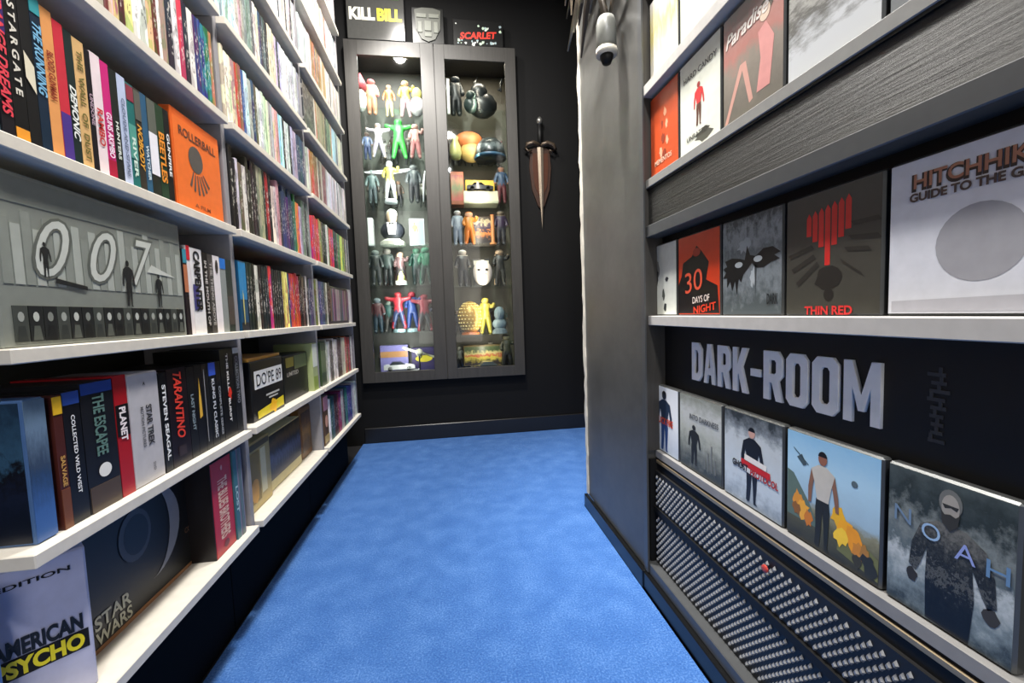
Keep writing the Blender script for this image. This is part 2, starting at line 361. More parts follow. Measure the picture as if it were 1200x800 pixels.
# ---------------------------------------------------------------- film cases
import colorsys
def colour_word(h):
    r, g_, b = [int(h[i:i + 2], 16) / 255 for i in (0, 2, 4)]
    hu, s, v = colorsys.rgb_to_hsv(r, g_, b)
    if v < .2: return 'black'
    if s < .13: return 'charcoal' if v < .36 else 'grey' if v < .72 else 'white'
    hu *= 360
    if hu < 16 or hu >= 345: n = 'red' if s > .45 else 'pink'
    elif hu < 45: n = 'orange' if s > .5 and v > .6 else 'brown' if v < .62 else 'cream'
    elif hu < 70: n = 'yellow' if v > .6 and s > .35 else 'olive' if v < .62 else 'cream'
    elif hu < 165: n = 'green'
    elif hu < 200: n = 'teal' if v < .7 else 'light blue'
    elif hu < 255: n = 'blue' if v > .35 else 'navy'
    elif hu < 300: n = 'purple'
    else: n = 'magenta'
    if n in ('navy', 'olive', 'cream', 'teal', 'light blue', 'brown'): return n
    return ('dark ' if v < .42 else 'pale ' if v > .75 and s < .35 else '') + n
def ordinal(n):
    return '%d%s' % (n, 'th' if 10 <= n % 100 <= 20 else {1: 'st', 2: 'nd', 3: 'rd'}.get(n % 10, 'th'))
ROWZ = {'D': .25, 'C': .465, 'B': .681, 'A': .902, 'T': 1.128, 'U': 1.342, 'V': 1.552, 'W': 1.765}
ROWN = {'D': 'lowest shelf', 'C': 'second shelf up', 'B': 'third shelf up', 'A': 'fourth shelf up', 'T': 'fifth shelf up', 'U': 'sixth shelf up', 'V': 'seventh shelf up', 'W': 'eighth shelf up'}
def unit_case_mesh(name, m, depth=.118, cham=.0022):
    """spine block 1 wide x 1 high, front at y=0, slightly rounded spine edges; scaled per copy"""
    p = [(-.5, depth), (-.5, cham), (-.34, 0), (.34, 0), (.5, cham), (.5, depth)]
    v = [(x, y, z) for z in (0, 1) for x, y in p]; n = 6
    f = [list(range(n))[::-1], [n + k for k in range(n)]] + [(k, (k + 1) % n, n + (k + 1) % n, n + k) for k in range(n)]
    f = [q[::-1] for q in f]
    me = bpy.data.meshes.new(name); me.from_pydata(v, [], f); me.materials.append(m)
    bm = bmesh.new(); bm.from_mesh(me); bmesh.ops.recalc_face_normals(bm, faces=bm.faces); bm.to_mesh(me); bm.free()
    return me
CASE_ME = unit_case_mesh('film_case', SPINE)
XS = -0.455     # spine plane
count = {}
def next_no(unit, row):
    count[(unit, row)] = count.get((unit, row), 0) + 1
    return count[(unit, row)]
SEGS = {  # pale upper row colours include the whitening of strong light
    ('near','T'):'0.655:e6e0cc 0.671:ece4c8 0.684:7a2a2a 0.692:e8a0a4 0.701:f0e8a0 0.711:5a2420 0.724:e8d890 0.740:ececec 0.773:e8b8a0 0.785:5a2228 0.797:e0e0d8 0.805:b8a890 0.820:26282c 0.838:e8dce0 0.854:d8485a 0.869:2c3038 0.884:f4f4f0 0.902:2c3a78 0.925:2c7a80 0.954:d88a68 0.964:ece0a8',
    ('near','U'):'0.90:e8e0d0 0.93:c04030 0.955:b8a060',
    ('middle','A'):'0.998:1c1c1e 1.029:d8d8d4 1.036:141414 1.052:3c4438 1.077:2a2a22 1.131:8c8c78 1.155:1e1c18 1.175:b83038 1.201:ece4d4 1.252:e4a8b0 1.276:2c3a68 1.301:4a2868 1.333:1f3a58 1.361:2c7060 1.382:d87848 1.412:a8a4c0 1.443:8c9484',
    ('middle','T'):'0.998:e6dcc0 1.050:c8d6c8 1.069:b06a55 1.086:3a62b0 1.107:bfe0ea 1.124:c9cfc9 1.156:e8e8ea 1.195:c6d8b8 1.227:b8b8b8 1.260:e2a8a8 1.301:a8dcea 1.333:cfe0d0 1.393:b5aecb 1.430:3c4668',
    ('middle','U'):'0.998:b8dbe0 1.088:e0b8c4 1.117:a8b0a4 1.142:6f8078 1.174:d8d8c8 1.202:b89aa4 1.228:505860 1.238:b8dcd0 1.270:c8b8a8 1.304:b0a8c8 1.347:e4eef4 1.386:cfcfd4 1.472:a4a8b4',
    ('middle','V'):'1.150:d8d8e0 1.347:f0f0f0 1.391:e6e2d4 1.438:d0d0d0 1.482:eef2f6',
    ('middle','B'):'1.036:1c2a2a 1.048:141a16 1.079:c87838 1.097:1a1c1e 1.151:d04038 1.188:22282a 1.246:e8d878 1.278:28386a 1.311:c84828 1.367:241a1a 1.430:e8e4ea 1.455:4c4a70',
    ('far','A'):'1.529:c03040 1.603:8c8440 1.644:34342a 1.709:e8e4dc 1.744:c83038 1.806:1c4038 1.858:3c9048 1.914:c8d868 1.974:3c3c50',
    ('far','B'):'1.529:6c7c48 1.565:4c4c78 1.605:586058 1.658:302420',
    ('far','C'):'1.601:d8d8d0 1.657:6a5c50 1.704:e8e0e0 1.755:4c3c38 1.822:c8c0b0 1.880:b03028 1.975:a8aca8',
    ('far','D'):'1.600:c8d0d0 1.618:2a6068 1.666:4a2430 1.716:8c2c50 1.769:b8b8b8 1.811:2c6a64 1.871:34508c 1.952:d0d4d8',
    ('far','T'):'1.529:e8e0e0 1.553:c03028 1.589:a85048 1.647:7c5a60 1.700:9a4a68 1.744:dcdce8 1.894:e8e8ea',
    ('far','U'):'1.529:2a2a2a 1.615:b8b890 1.694:a89878 1.781:8fae88 1.866:b8dcea 1.960:d8dccc',
    ('far','V'):'1.529:e8eef0 1.658:b05a30 1.771:d8a880 1.839:f2eaea 1.981:e6e6e0',
    ('far','W'):'1.700:e8d0d0 1.888:f4e4e4 1.990:eef0e8',
}
END = {('far', 'B'): 1.70}
def jitter(h, a, rnd):
    v = [int(h[i:i + 2], 16) for i in (0, 2, 4)]; d = rnd.uniform(-a, a)
    return ''.join('%02x' % max(0, min(255, int(x * (1 + d) + rnd.uniform(-10, 10)))) for x in v)
rnd = random.Random(11)
far_boxes = []
proto_sleeve = {}
def case(unit, row, y0, y1, h, col, label=None, x=XS, depth=1.0, bands=None, title=None, tcol='f0f0ee', tz=(.25, .8), bold=.03, shear=0.0, tw=.62, extra=None):
    """one film case standing spine out; y0..y1 along the shelf"""
    z = ROWZ[row]; n = next_no(unit, row); wd = (y1 - y0) * .965
    if not (title or bands or extra):
        o = bpy.data.objects.new('film_case', CASE_ME); C.objects.link(o); o.location = (x, (y0 + y1) / 2, z); o.rotation_euler.z = LEFT; o.scale = (wd, depth, h)
        o.color = (*lin(col), 1)
    else:
        o = MB().prism([(-wd / 2, 0), (wd / 2, 0), (wd / 2, h), (-wd / 2, h)], 0.0, .118 * depth, mat(col, .35)).build('film_case', None, False, (x, (y0 + y1) / 2, z), LEFT)
        if bands:
            for a, b, c in bands:
                MB().box(-wd * .47, wd * .47, -.0006, 0.0, a * h, b * h, mat(c, .35) if isinstance(c, str) else c).build('printed_band', o)
        if title:
            mb = MB(); tz0, tz1 = tz
            text(mb, title, 0, h * (tz0 + tz1) / 2, h * (tz1 - tz0), wd * tw, -.0009, mat(tcol, .4), True, bold, shear); mb.build('lettering', o)
        if extra:
            mb = MB(); extra(mb, wd, h); mb.build('printed_mark', o)
    cw = label or ('slim %s film case' % colour_word(col))
    lab = '%s, %s from left on %s of %s bookcase' % (cw, ordinal(n), ROWN[row], unit) if not label else label
    tag(o, lab, 'film case', 'film cases on %s of %s bookcase' % (ROWN[row], unit))
    return o
case('middle', 'B', 1.0, 1.035, .155, '12486c', 'thick blue film case with a yellow glow, third shelf up of middle bookcase', extra=lambda m, w, h: m.flat(blot(-.1 * w, .32 * h, .3 * h, 14, .3, .06, 1, 4), -.0009, mat('c8c070', .4)), bands=[(.45, .98, '2080b8'), (0, .12, '141c2c')])
for (u, r), s in SEGS.items():
    segs = [(float(t.split(':')[0]), t.split(':')[1]) for t in s.split()]
    yend = END.get((u, r), dict((a, c) for a, b, c in UNITS)[u] - .003)
    y = segs[0][0]; hh = .156
    while y < yend - .009:
        wd = rnd.choice([.0115, .0125, .0135, .0145, .0145, .016, .019]) if u != 'near' else rnd.choice([.012, .0135, .015])
        nxt = [a for a, c in segs if a > y + .004]
        if u == 'near' and nxt and abs(nxt[0] - y) < .022: wd = nxt[0] - y
        wd = min(wd, yend - y)
        col = [c for a, c in segs if a <= y + wd * .6][-1]
        col = jitter(col, .16, rnd)
        if u != 'near' and rnd.random() < .16: col = rnd.choice(['1c1c20', 'd8d4cc', '30343c', 'b84038', '34506c', 'e4e0d4', '6c5c4c', '28282a'])
        h = hh * rnd.choice([1, 1, 1, 1, .985, 1.03]) if u == 'far' or r != 'A' else hh * rnd.choice([1, 1.03, 1.16, 1.16])
        if u == 'far' and r in 'TUVW': far_boxes.append((y, y + wd * .96, ROWZ[r], h, col))
        else: case(u, r, y, y + wd, h, col)
        y += wd
# the far bookcase's upper rows: past the first three hundred, one mass
v = []; f = []; cols = []
for y0, y1, z, h, c in far_boxes:
    o = len(v); v += [(a, b, d) for d in (z, z + h) for b in (y0, y1) for a in (XS - .118, XS)]
    q = [(0, 2, 3, 1), (4, 5, 7, 6), (0, 1, 5, 4), (2, 6, 7, 3), (0, 4, 6, 2), (1, 3, 7, 5)]
    f += [[o + k for k in t] for t in q]; cols += [lin(c)] * 6
me = bpy.data.meshes.new('far_film_cases'); me.from_pydata(v, [], f); me.materials.append(SPINE_STUFF)
ca = me.color_attributes.new('Col', 'FLOAT_COLOR', 'CORNER')
for p in me.polygons:
    for li in p.loop_indices: ca.data[li].color = (*cols[p.index], 1)
o = bpy.data.objects.new('far_film_cases', me); C.objects.link(o)
tag(o, 'light-whitened rows of film cases filling the four upper shelves beside the glass cabinet', 'film cases', None, 'stuff')

# fourth shelf of the near bookcase, spine by spine
K = 'film case on the fourth shelf of the near bookcase'
A = [
 (.497, .510, .16, '8a929a', 'grey film case at the very left end of the fourth shelf up', {}),
 (.510, .524, .175, '6a88a0', 'grey blue film case beside the purple and red titled one', {}),
 (.524, .538, .18, '15121a', 'black case with sloping red and purple vertical lettering', dict(bands=[(.62, .99, '3a2468')], title='STRANGE DREAMS', tcol='e04050', tz=(.14, .9), shear=.25, tw=.8)),
 (.538, .554, .178, '101012', 'black case with widely spaced white letters and an orange foot', dict(bands=[(.0, .10, 'e09430')], title='S T A R G A T E', tcol='d8d4c8', tz=(.3, .85), tw=.5)),
 (.554, .568, .178, '141416', 'plain black case with one slanted cream label', dict(extra=lambda m, w, h: m.flat([(-.4 * w, .44 * h), (.4 * w, .36 * h), (.4 * w, .53 * h), (-.4 * w, .60 * h)], -.0008, mat('e0d8c0', .4)))),
 (.568, .581, .175, '14283c', 'navy case with light blue sloping lettering', dict(bands=[(.9, 1, '3a98a0')], title='THE RUNNING', tcol='78b4d8', tz=(.38, .84), shear=.3, tw=.85)),
 (.581, .596, .173, 'e09a5c', 'peach orange case with dark red lettering', dict(title='BLOOD GUNMAN', tcol='8a2a18', tz=(.4, .72), tw=.6)),
 (.596, .610, .168, 'c83040', 'crimson case with a violet lower third', dict(bands=[(0, .36, '4a3486')])),
 (.610, .622, .166, '1a2a2a', 'dark green case with white sloping lettering', dict(title='DEMONIC', tcol='e8ece8', tz=(.2, .6), shear=.3, tw=.8)),
 (.622, .639, .164, 'd8b078', 'tan case with small olive printing down its spine', dict(title='THE  WALL  OF  DUST', tcol='6c6430', tz=(.08, .92), tw=.5)),
 (.639, .648, .160, '15131a', 'narrow black case beside the tan case', dict(title='UNDONE', tcol='a890a0', tz=(.4, .65))),
 (.648, .664, .162, 'e8d8dc', 'pale pink case with red vertical lettering', dict(title='RAMBO', tcol='c03030', tz=(.26, .56), tw=.62)),
 (.664, .678, .160, 'c82878', 'bright magenta case with white lettering', dict(bands=[(0, .18, 'a81c3c')], title='GUNS AKIMBO', tcol='f0e0f0', tz=(.2, .58), tw=.7)),
 (.678, .692, .158, '1c2220', 'blackish green case with small white lettering', dict(title='HUNTERS', tcol='d8e0d8', tz=(.22, .55), tw=.4)),
 (.692, .708, .158, 'b8c4e0', 'pale blue case with mottled grey print', dict(title='CLOUDS AND STARS', tcol='68748c', tz=(.1, .8), tw=.4)),
 (.708, .723, .155, '1f6a68', 'teal case with a striped top', dict(bands=[(.84, .98, '8c3848'), (.3, .62, '50988c')], title='RIVER', tcol='d0e8dc', tz=(.12, .5), tw=.5)),
 (.723, .737, .155, '34302a', 'dark brown case with yellow sloping lettering', dict(bands=[(.7, .98, '5c5c54')], title='NOBODY', tcol='e0a038', tz=(.22, .66), shear=.25, tw=.7)),
 (.737, .750, .155, '2c5878', 'steel blue case with small pale lettering', dict(title='WATCHER', tcol='c8d8e0', tz=(.15, .5), tw=.5)),
 (.750, .770, .155, '1e2420', 'case with grey top, white middle and black foot', dict(bands=[(.66, .99, '5c6058'), (.24, .66, 'e8e8f0')])),
 (.770, .789, .155, '1f3a28', 'dark green case with orange block lettering', dict(title='BEETLES', tcol='e89030', tz=(.2, .72), tw=.75)),
 (.789, .803, .155, '101216', 'black case with white lettering beside the orange metal case', dict(title='GUNFIRE', tcol='e8e8e8', tz=(.3, .75), tw=.5)),
]
for y0, y1, h, c, lab, kw in A: case('near', 'A', y0, y1, h, c, lab if 'near' in lab or len(lab.split()) > 12 else lab + ' on the near bookcase', **kw)

def crescent(cx, cz, r, d, n=18):
    a = [(cx + r * math.cos(t), cz + r * math.sin(t)) for t in [-PI / 2 + PI * k / n for k in range(n + 1)]]
    b = [(cx + d * r * math.cos(t), cz + r * math.sin(t)) for t in [PI / 2 - PI * k / n for k in range(1, n)]]
    return a + b
def panel_case(name, label, cat, wd, h, dp, body, loc, rot, group=None, bev=.002):
    """a box or metal case standing with its cover to the front; returns the thing, origin bottom centre of the cover"""
    t = thing(name, label, cat, loc, rot, group)
    MB().box(-wd / 2, wd / 2, 0, dp, 0, h, body, bev).build('case_body', t)
    return t
# orange metal case
t = panel_case('metal_film_case', 'bright orange metal film case with a grey flame emblem on the fourth shelf', 'film case', .148, .172, .02, mat('e06428', .3), (-.455, .884, .902), LEFT)
MB().box(-.072, .072, -.0005, .0, .003, .158, mat('e87030', .3)).build('cover_print', t)
mb = MB(); text(mb, 'ROLLERBALL', 0.0, .138, .115, .016, -.001, mat('5a3a30', .4)); mb.build('lettering', t); mb = MB(); text(mb, 'A FILM', .0, .016, .05, .007, -.001, mat('8a4a30', .4)); mb.build('lettering', t)
mb = MB(); gm = mat('54504c', .4); mb.flat(disc(-.012, .100, .022, .024), -.001, gm)
mb.build('emblem', t)
for k in range(6):
    a = math.radians(-112 + 13 * k); cx2, cz2 = -.012, .100; r0, r1 = .026 + .0006 * k, .064 - .003 * abs(k - 2.5); u_ = (math.cos(a), math.sin(a)); n_ = (-u_[1], u_[0]); w0, w1 = .0012, .0030
    mb = MB(); mb.flat([(cx2 + u_[0] * r0 + n_[0] * w0, cz2 + u_[1] * r0 + n_[1] * w0), (cx2 + u_[0] * r1 + n_[0] * w1, cz2 + u_[1] * r1 + n_[1] * w1), (cx2 + u_[0] * r1 - n_[0] * w1, cz2 + u_[1] * r1 - n_[1] * w1), (cx2 + u_[0] * r0 - n_[0] * w0, cz2 + u_[1] * r0 - n_[1] * w0)], -.001, gm); mb.build('emblem_ray', t)

# wide silver box set on the third shelf
t = panel_case('box_set', 'wide silver grey box set with large outlined digits and a strip of portraits', 'box set', .305, .188, .07, mat('8e938c', .32, .25), (-.455, .652, .681), LEFT)
mb = MB(); dk = mat('5c605a', .4); lt = mat('a4a9a2', .35); wt = mat('c2c6bf', .35)
mb.box(-.147, .147, -.0006, 0, .155, .183, mat('7c817a', .35)); mb.build('top_band', t)
for i in range(24):
    x = -.145 + i * .0122; hh = .06 + .03 * random.random()
    MB().box(x, x + .0105, -.0006, 0, .068, .068 + hh, lt if i % 2 else mat('868b84', .35)).build('printed_strip', t)
mb = MB()
for i, ch_ in enumerate('007'):
    text(mb, ch_, -.087 + i * .072, .112, .052, .074, -.0012, mat('5e625c', .4), False, .03, .35)
    text(mb, ch_, -.087 + i * .072, .112, .045, .067, -.0014, wt, False, .0, .35); mb.build('digit', t); mb = MB()
mb.flat([(.065, .100), (.13, .097), (.075, .112)], -.0013, wt); mb.build('printed_shape', t)
mb = MB(); bk = mat('1c1e1e', .5)
for x, h_ in ((-.098, .040), (.025, .066), (.088, .052)): mb = MB(); man_print(mb, x, .047 if x > 0 else .078, h_, -.0016, bk, bk, bk); mb.build('printed_figure', t)
mb = MB(); mb.flat([(-.088, .072), (-.045, .066), (-.045, .071), (-.088, .078)], -.0016, bk); mb.build('printed_shape', t)
g = random.Random(5)
for i in range(17):
    x = -.14 + i * .0168
    fr = MB().box(x, x + .0155, -.001, 0, .006, .045, mat('1a1c1c' if i % 3 else '3c403c', .5)).build('portrait', t)
    mb = MB(); sk = mat(['9a9e98', 'b4b8b2', '7c807a'][i % 3], .5)
    mb.flat(disc(x + .0077, .033, .0036, .0055, 10), -.0012, sk).flat([(x + .002, .007), (x + .0135, .007), (x + .011, .023), (x + .0045, .023)], -.0012, mat(['2c302e', '50544e', '0e1010'][i % 3], .5)); mb.build('portrait_face', fr)

# third shelf, right of the box
case('near', 'B', .808, .819, .150, '241c20', 'dark case with teal top beside the silver box', bands=[(.84, 1, '3a8ca0'), (.5, .82, 'b8704c')])
case('near', 'B', .819, .829, .158, 'e4dcdc', 'narrow white case with a red top on the third shelf', bands=[(.84, 1, 'd02030')])
case('near', 'B', .829, .866, .156, 'e6e4e4', 'thick white case with bold black vertical lettering', title='CARPENTER', tcol='141414', tz=(.26, .97), tw=.55, bold=.05, extra=lambda m, w, h: m.flat([(-.45 * w, .28 * h), (.0 * w, .28 * h), (.0, .58 * h), (-.45 * w, .58 * h)], -.0008, mat('44407a', .4)))
case('near', 'B', .866, .884, .153, '1c1a1a', 'black case with grey printing right of the thick white one', title='IN THE MOUTH OF', tcol='c0bcb8', tz=(.1, .9), tw=.45)
case('near', 'B', .884, .902, .152, '4a4644', 'charcoal case with small grey printing on the third shelf', title='THE THING ABOVE', tcol='a8a4a0', tz=(.1, .9), tw=.5)
case('near', 'B', .902, .926, .152, 'e8e2e4', 'white case with a small dark eye mark near its top', extra=lambda m, w, h: m.flat(disc(0, .86 * h, .22 * w, .09 * h, 12), -.0008, mat('3a3430', .4)))
case('near', 'B', .926, .948, .15, '8a908e', 'grey case with a blue top on the third shelf', bands=[(.86, 1, '2c74c8')])
case('near', 'B', .948, .972, .15, '2a3430', 'dark green case at the right end of the third shelf', bands=[(.1, .5, '4c4440')])

# second shelf of the near bookcase
t = thing('film_case', 'blue slipcased film case with dark side print, left end of second shelf', 'film case', (-.456, .5245, .465), LEFT, 'film cases on second shelf up of near bookcase')
MB().box(-.012, .012, 0, .12, 0, .160, mat('4a6a98', .3), .0015).build('case_body', t)
MB().box(-.0127, -.012, .004, .116, .003, .157, scenic('dark_blue_print', [(.15, '0c1424'), (.35, '141c30'), (.5, '0e1018'), (.62, '30506a'), (1, '1c3044')], (1, 9, 9), .35)).build('side_print', t)
MB().box(-.0118, .0118, -.0006, 0, .002, .158, scenic('blue_spine_print', [(.2, '3c62a0'), (.45, '2c4468'), (.55, '384860'), (.8, '68809a'), (1, '5c7488')], (6, 1, 10), .2)).build('spine_print', t)
case('near', 'C', .544, .556, .158, '4a2018', 'maroon case with a yellow label at its top', bands=[(.86, .99, 'e8b828'), (.0, .3, '6c3c20')], title='SALVAGE', tcol='c89a50', tz=(.32, .55), tw=.5)
case('near', 'C', .556, .580, .160, '101014', 'black case with blue top and thin white vertical lettering', bands=[(.90, .995, '2c4c9c')], title='COLLECTED WILD WEST', tcol='f0f0f0', tz=(.22, .82), tw=.22, bold=.02)
case('near', 'C', .580, .632, .166, '16161a', 'wide black box with blue top and white round seal', bands=[(.91, .995, '22408c'), (0, .2, '4a3c30')], title='THE ESCAPEE', tcol='5c7c74', tz=(.42, .9), tw=.36, extra=lambda m, w, h: m.flat(disc(.02 * w, .30 * h, .2 * w, .055 * h), -.0009, mat('e8e8e4', .4)))
case('near', 'C', .632, .656, .168, 'a81820', 'red case with bold white lettering on a black block', bands=[(.5, .76, '14100e')], title='PLANET', tcol='f4e8e8', tz=(.46, .74), tw=.5, bold=.04)
t = panel_case('box_set', 'thick light grey box with small dark lettering on the second shelf', 'box set', .064, .166, .115, mat('bab8bc', .35), (-.455, .6885, .465), LEFT)
mb = MB(); text(mb, 'STAR TREK', .006, .086, .062, .012, -.0008, mat('2c2c30', .4), True, .03); mb.build('lettering', t); mb = MB(); text(mb, 'MOTION PICTURES', -.008, .086, .06, .006, -.0008, mat('5c5c60', .4), True); mb.build('lettering', t); mb = MB(); mb.flat([(-.003, .146), (.0, .153), (.003, .146), (0, .149)], -.0008, mat('2c2c30', .4)); mb.build('emblem', t); mb = MB(); text(mb, 'DVD', .008, .022, .012, .005, -.0008, mat('5c5c60', .4), True); mb.build('lettering', t)
case('near', 'C', .7215, .739, .160, '121214', 'black case with white vertical lettering beside the grey box', title='STEVEN SEAGAL', tcol='f0f0f0', tz=(.12, .88), tw=.5)
case('near', 'C', .739, .790, .163, '1a0f14', 'wide black box with slanted red handwritten lettering', title='TARANTINO', tcol='e04030', tz=(.28, .96), tw=.42, shear=.3, bold=.03, extra=lambda m, w, h: m.flat([(-.2 * w, .1 * h), (.2 * w, .1 * h), (.2 * w, .2 * h), (-.2 * w, .2 * h)], -.0008, mat('34282c', .4)))
case('near', 'C', .790, .812, .160, '141416', 'black case with small grey lettering right of the red lettered box', title='LAST NIGHT', tcol='8898a0', tz=(.3, .7), tw=.4)
case('near', 'C', .812, .835, .161, '121114', 'black case with a tapering yellow flame print', extra=lambda m, w, h: m.flat([(-.2 * w, .4 * h), (.2 * w, .42 * h), (.16 * w, .6 * h), (0, .86 * h), (-.16 * w, .6 * h)], -.0008, mat('e0b040', .4)))
case('near', 'C', .835, .856, .161, '17171a', 'plain black case with two thin pale lines', extra=lambda m, w, h: m.flat([(-.3 * w, .1 * h), (-.2 * w, .1 * h), (-.2 * w, .94 * h), (-.3 * w, .94 * h)], -.0008, mat('98989c', .4)))
case('near', 'C', .856, .880, .162, '121418', 'black case with blue top and white print on the second shelf', bands=[(.84, .99, '3a5cc8')], title='KUNG FU CLASSIC', tcol='d0d4dc', tz=(.1, .8), tw=.4)
case('near', 'C', .880, .898, .160, '0f1012', 'black case with fine grey print left of the tall box', title='COMPLETE SERIES', tcol='9a9ea4', tz=(.1, .7), tw=.4)
case('near', 'C', .898, .948, .182, '0d0d0f', 'tall black box with a red star burst on its spine', title='THE KILLER BURST', tcol='e8e4e0', tz=(.18, .95), tw=.16, extra=lambda m, w, h: m.flat(blot(.05 * w, .5 * h, .034 * h * 2.6, 22, .55, .6, 1, 3), -.0012, mat('d83020', .4)))
case('near', 'C', .948, .973, .183, '17181c', 'tall black box with silver rounded top at the shelf end', bands=[(.93, .995, 'a8acb0')], title='COLLECTION TWO', tcol='787c84', tz=(.35, .9), tw=.5)

# lowest shelf: white box turned to the room, black landscape box, red box
t = thing('film_box', 'white box angled towards the camera with bold black and yellow lettering', 'film box', (-.4938, .5443, .25), math.radians(44), 'boxes on the lowest near shelf')
MB().box(-.044, .044, 0, .03, 0, .180, mat('b4b6d0', .35), .002).build('case_body', t)
mb = MB(); text(mb, 'AMERICAN', .000, .0885, .072, .021, -.0012, mat('101012', .4), False, .045); mb.build('lettering', t); mb = MB(); mb.flat([(-.041, .053), (.040, .053), (.040, .077), (-.041, .077)], -.0006, M_BLACK); mb.build('title_block', t); mb = MB()
text(mb, 'PSYCHO', .000, .065, .072, .020, -.0014, mat('e8d818', .4), False, .045); mb.build('lettering', t); mb = MB(); text(mb, 'EDITION', .0, .160, .06, .006, -.0012, M_BLACK); mb.build('lettering', t)
t = thing('film_box', 'pale blue box edge in front of the white angled box at lower left', 'film box', (-.508, .482, .25), math.radians(44), 'boxes on the lowest near shelf')
MB().box(-.03, .024, 0, .02, 0, .170, mat('5c84c4', .35), .002).build('case_body', t)
MB().box(-.028, .022, -.0006, 0, .004, .166, mat('6c94d0', .35)).build('cover_print', t)
t = panel_case('box_set', 'low wide black box with a grey curved crescent print on the lowest shelf', 'box set', .300, .200, .09, mat('121212', .45), (-.502, .757, .25), LEFT)
mb = MB(); mb.flat(crescent(-.018, .112, .078, .66), -.0008, mat('84868e', .4)); mb.flat(disc(-.045, .125, .034, .04), -.0009, mat('3c3e44', .4)); mb.flat(disc(-.043, .125, .026, .031), -.0011, mat('17181b', .4)); mb.build('crescent_print', t)
mb = MB(); text(mb, 'STAR', -.098, .040, .066, .020, -.001, mat('b0b09c', .4)); mb.build('lettering', t); mb = MB(); text(mb, 'WARS', -.098, .018, .066, .019, -.001, mat('b0b09c', .4)); mb.build('lettering', t); mb = MB(); text(mb, 'COMPLETE', .10, .07, .06, .010, -.001, mat('7c5c44', .4)); mb.build('lettering', t)
MB().box(-.148, .148, -.0008, 0, .0, .006, mat('a87850', .4)).build('foot_reflection', t)  # brown strip paints a reflection along the foot of the box
case('near', 'D', .838, .915, .186, '141012', 'wide red spined box with cream vertical lettering under the second shelf', x=-.458, bands=[(.008, .992, 'b8202a')], title='THE BLUES BROTHERS', tcol='e8c0a8', tz=(.16, .80), tw=.46, bold=.03, extra=lambda m, w, h: (m.flat(blot(.0, .9 * h, .04 * h, 16, .6, .5, 1, 8), -.0012, mat('d8a8a0', .4)), m.flat(disc(0, .09 * h, .13 * w, .04 * h), -.0012, mat('701018', .4))))
case('near', 'D', .915, .930, .186, '3c6a74', 'teal case right of the red box on the lowest shelf', title='LOST', tcol='c0d8dc', tz=(.3, .6))
case('near', 'D', .930, .950, .186, '8c8498', 'dull lilac case at the right end of the lowest near shelf', extra=lambda m, w, h: m.flat([(-.3 * w, 0), (.3 * w, 0), (.3 * w, h), (-.3 * w, h)], -.0006, mat('5c6c70', .4)))

# middle bookcase, second shelf: black box with a number plate and a dark tin
t = panel_case('box_set', 'black box with a white number plate and yellow block, orange topped', 'box set', .185, .142, .11, mat('141417', .3), (-.462, 1.128, .465), LEFT)
mb = MB(); mb.box(-.075, .085, -.0012, 0, .075, .118, mat('e8e8e6', .4)); text(mb, "DO'PE 89", .005, .0965, .145, .030, -.0018, M_BLACK, False, .0); mb.build('number_plate', t)
mb = MB()
mb.flat([(-.07, .004), (.085, .008), (.085, .034), (-.07, .022)], -.001, mat('e0cc20', .4)); mb.flat(blot(.02, .020, .03, 18, .5, 1, .7, 2), -.0013, mat('f0b810', .4)); mb.flat([(-.02, .05), (.06, .05), (.06, .055), (-.02, .055)], -.001, mat('b8b8b4', .4)); mb.flat([(-.005, .042), (.05, .042), (.05, .046), (-.005, .046)], -.001, mat('b8b8b4', .4)); mb.build('printed_graphic', t)
MB().box(-.09, .09, .004, .106, .142, .150, mat('c8903c', .4), .001).build('lid', t)
t = panel_case('box_set', 'dull black box with a small green and yellow picture', 'box set', .20, .135, .11, mat('121310', .4), (-.47, 1.345, .465), LEFT)
mb = MB(); mb.flat([(-.08, .10), (-.02, .10), (-.02, .128), (-.08, .128)], -.001, mat('a89830', .4)); mb.flat([(-.015, .09), (.09, .09), (.09, .13), (-.015, .13)], -.001, mat('6c7c50', .4)); text(mb, 'LIMITED', -.03, .08, .09, .012, -.001, mat('c8c0b0', .4)); mb.build('printed_graphic', t)
case('middle', 'C', 1.452, 1.500, .158, 'a0ac78', 'pale green case at the end of the middle second shelf', bands=[(.5, .98, 'd4d8cc'), (0, .3, '8ca048')])
case('far', 'C', 1.54, 1.60, .155, '34482c', 'wide dark green case at the start of the far second shelf', bands=[(.3, .8, '586c48')])
# middle bookcase, lowest shelf: gold box, picture box, wooden stand
t = panel_case('box_set', 'gold and cream box standing on the lowest shelf of the middle bookcase', 'box set', .125, .165, .11, mat('b8a468', .35, .2), (-.476, 1.078, .25), LEFT)
for q_ in ((-.058, .0, .02, .14, '8c7430'), (.006, .034, .03, .14, 'd8d0a8'), (-.058, .056, .146, .16, '5c5030')): MB().box(q_[0], q_[1], -.0008, 0, q_[2], q_[3], mat(q_[4], .4)).build('printed_band', t)
mb = MB(); mb.flat(blot(-.03, .05, .03, 14, .3, .8, 1.2, 6), -.0012, mat('d09838', .4)); mb.build('cover_print', t)
t = panel_case('picture_box', 'long box showing a row of dark figures above a cream edge', 'box set', .235, .150, .10, mat('d8cc98', .45), (-.486, 1.27, .25), LEFT)
MB().box(-.115, .115, -.0008, 0, .028, .148, scenic('figure_row_print', [(.2, '26242c'), (.45, '5c6078'), (.6, '2c2a30'), (.8, '6c5430'), (1, '28261c')], (24, 1, 3), .35)).build('cover_print', t)
t = thing('photo_frame', 'amber coloured upright frame with a small figure beside the pink box', 'photo frame', (-.49, 1.452, .25), LEFT)
